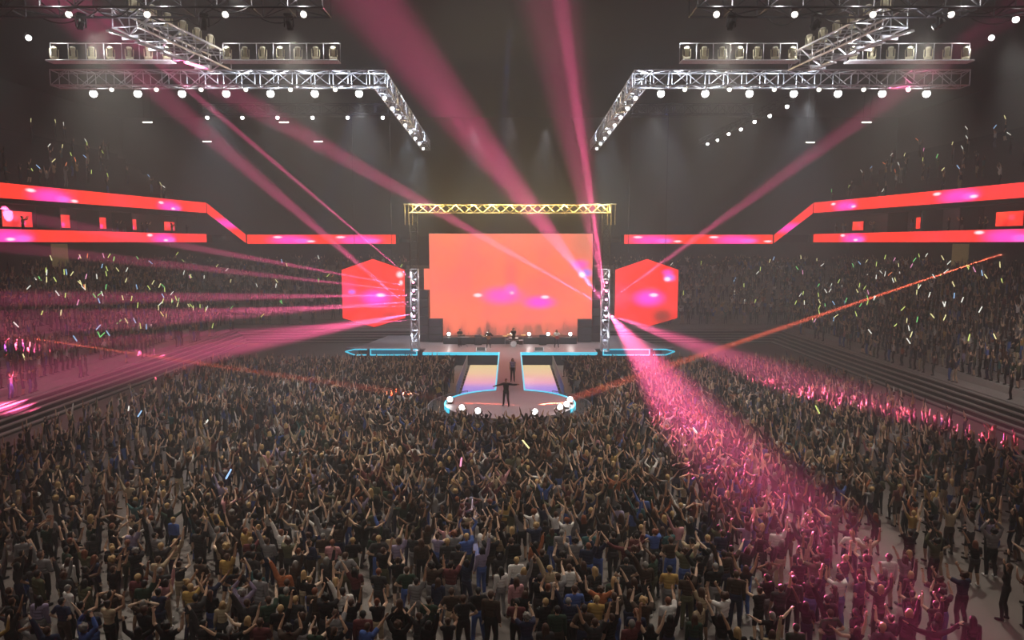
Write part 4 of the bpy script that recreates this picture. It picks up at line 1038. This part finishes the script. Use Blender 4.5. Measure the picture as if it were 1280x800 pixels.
# ------------------------------------------------------------------ unseen fill spots added over the floor, then rig and stage lights
HL = 1.45
for x, y, tx, ty, p in ((-14, 8, -12, 26, 3400), (0, 6, 0, 26, 3400), (14, 8, 12, 26, 2800), (-14, 24, -13, 42, 5600), (0, 22, 0, 42, 5600), (14, 24, 13, 42, 5600)):
    spot((x, y, 26), (tx, ty, 0), p * HL, 58, (1, .92, .8), 1.0, .5, 'crowd_fill_light')  # added to brighten the crowd from above and behind; no fixtures there
for x, y in ((-19, 34), (-10, 34), (10, 34), (19, 34)): spot((x, y, 21.2), (x * .6, y - 8, 0), 6500 * HL, 64, (1, .91, .77), 1.0, .35, 'rig_light')
for x, y in ((-20, 49.5), (-10, 49.5), (10, 49.5), (20, 49.5)): spot((x, y, 21.0), (x * .8, y - 8, 0), 4600 * HL, 60, (.9, .94, 1), 1.0, .35, 'rig_light')
spot((24, 36, 21.5), (40, 50, 4), 8500, 50, (1, .95, .88), 1.0, .4, 'rig_light'); spot((22, 30, 21.5), (31, 46, 1), 4500, 50, (1, .95, .88), 1.0, .4, 'rig_light'); spot((-22, 30, 21.5), (-31, 46, 1), 4500, 50, (1, .95, .88), 1.0, .4, 'rig_light')
for a, b in (((10.5, 50.2, 21.3), (9.8, 37.5, 1.2)), ((11, 50.2, 21.3), (12.2, 41.5, 1.2)), ((-10.5, 50.2, 21.3), (-10.4, 28.5, 1.2)), ((-9, 50.2, 21.3), (-9.6, 42, 1.2)), ((0, 34, 21.5), (-1.2, 26.2, 1))):
    spot(a, b, 30000, 5.5, (.16, .3, 1), 1.0, .1, 'blue_light')
for s in (-1, 1):                                       # cool wash from the back ends of the inner trusses
    spot((s * 9.2, 66, 21.6), (s * 10, 70, 2), 9000, 56, (.74, .87, 1.0), 1.0, .3, 'wash_light')
    spot((s * 9.4, 78, 21.6), (s * 12, 78, 2), 7500, 60, (.74, .87, 1.0), 1.0, .3, 'wash_light')
    for i in range(6): point((s * (9.5 + 2.2 * i), 50.5, 22.55), 170 - 22 * i, (.86, .92, 1), .1)
for s in (-1, 1):
    for y in (53, 64, 77): point((s * 38.7, y, 14.1), 14, (1, .5, .55), .2)
for x in (-3, 3): spot((x, 60, 21), (x * .6, 70, 1), 7000, 50, (.9, .93, 1), 1, .2, 'stage_light')
spot((0, 52, 21), (0, 46, 1), 5200, 36, (.86, .8, 1), 1, .2, 'stage_light')

# ------------------------------------------------------------------ camera, world, view
cam = bpy.data.cameras.new('camera'); co = bpy.data.objects.new('camera', cam); COL.objects.link(co)
co.location = (0, 0, 11.5); co.rotation_euler = (PI / 2 - math.atan(97 / 900.), 0, 0)
cam.sensor_width = 36; cam.lens = 900 / 1280 * 36; cam.shift_x = 2.5 / 1280; cam.clip_end = 400; cam.clip_start = .1
SC.camera = co
w = bpy.data.worlds.new('world'); SC.world = w; w.use_nodes = True; w.node_tree.nodes['Background'].inputs[0].default_value = (0, 0, 0, 1); w.node_tree.nodes['Background'].inputs[1].default_value = 0
vw_ = SC.view_settings; vw_.view_transform = 'Standard'; vw_.look = 'None'; vw_.gamma = 1; vw_.use_curve_mapping = False; vw_.exposure = 0.0
cy = SC.cycles; cy.use_denoising = True; cy.denoiser = 'OPENIMAGEDENOISE'; cy.max_bounces = 4; cy.diffuse_bounces = 2; cy.glossy_bounces = 2; cy.volume_bounces = 0; cy.transmission_bounces = 2
cy.sample_clamp_indirect = 3; cy.sample_clamp_direct = 0; cy.caustics_reflective = False; cy.caustics_refractive = False
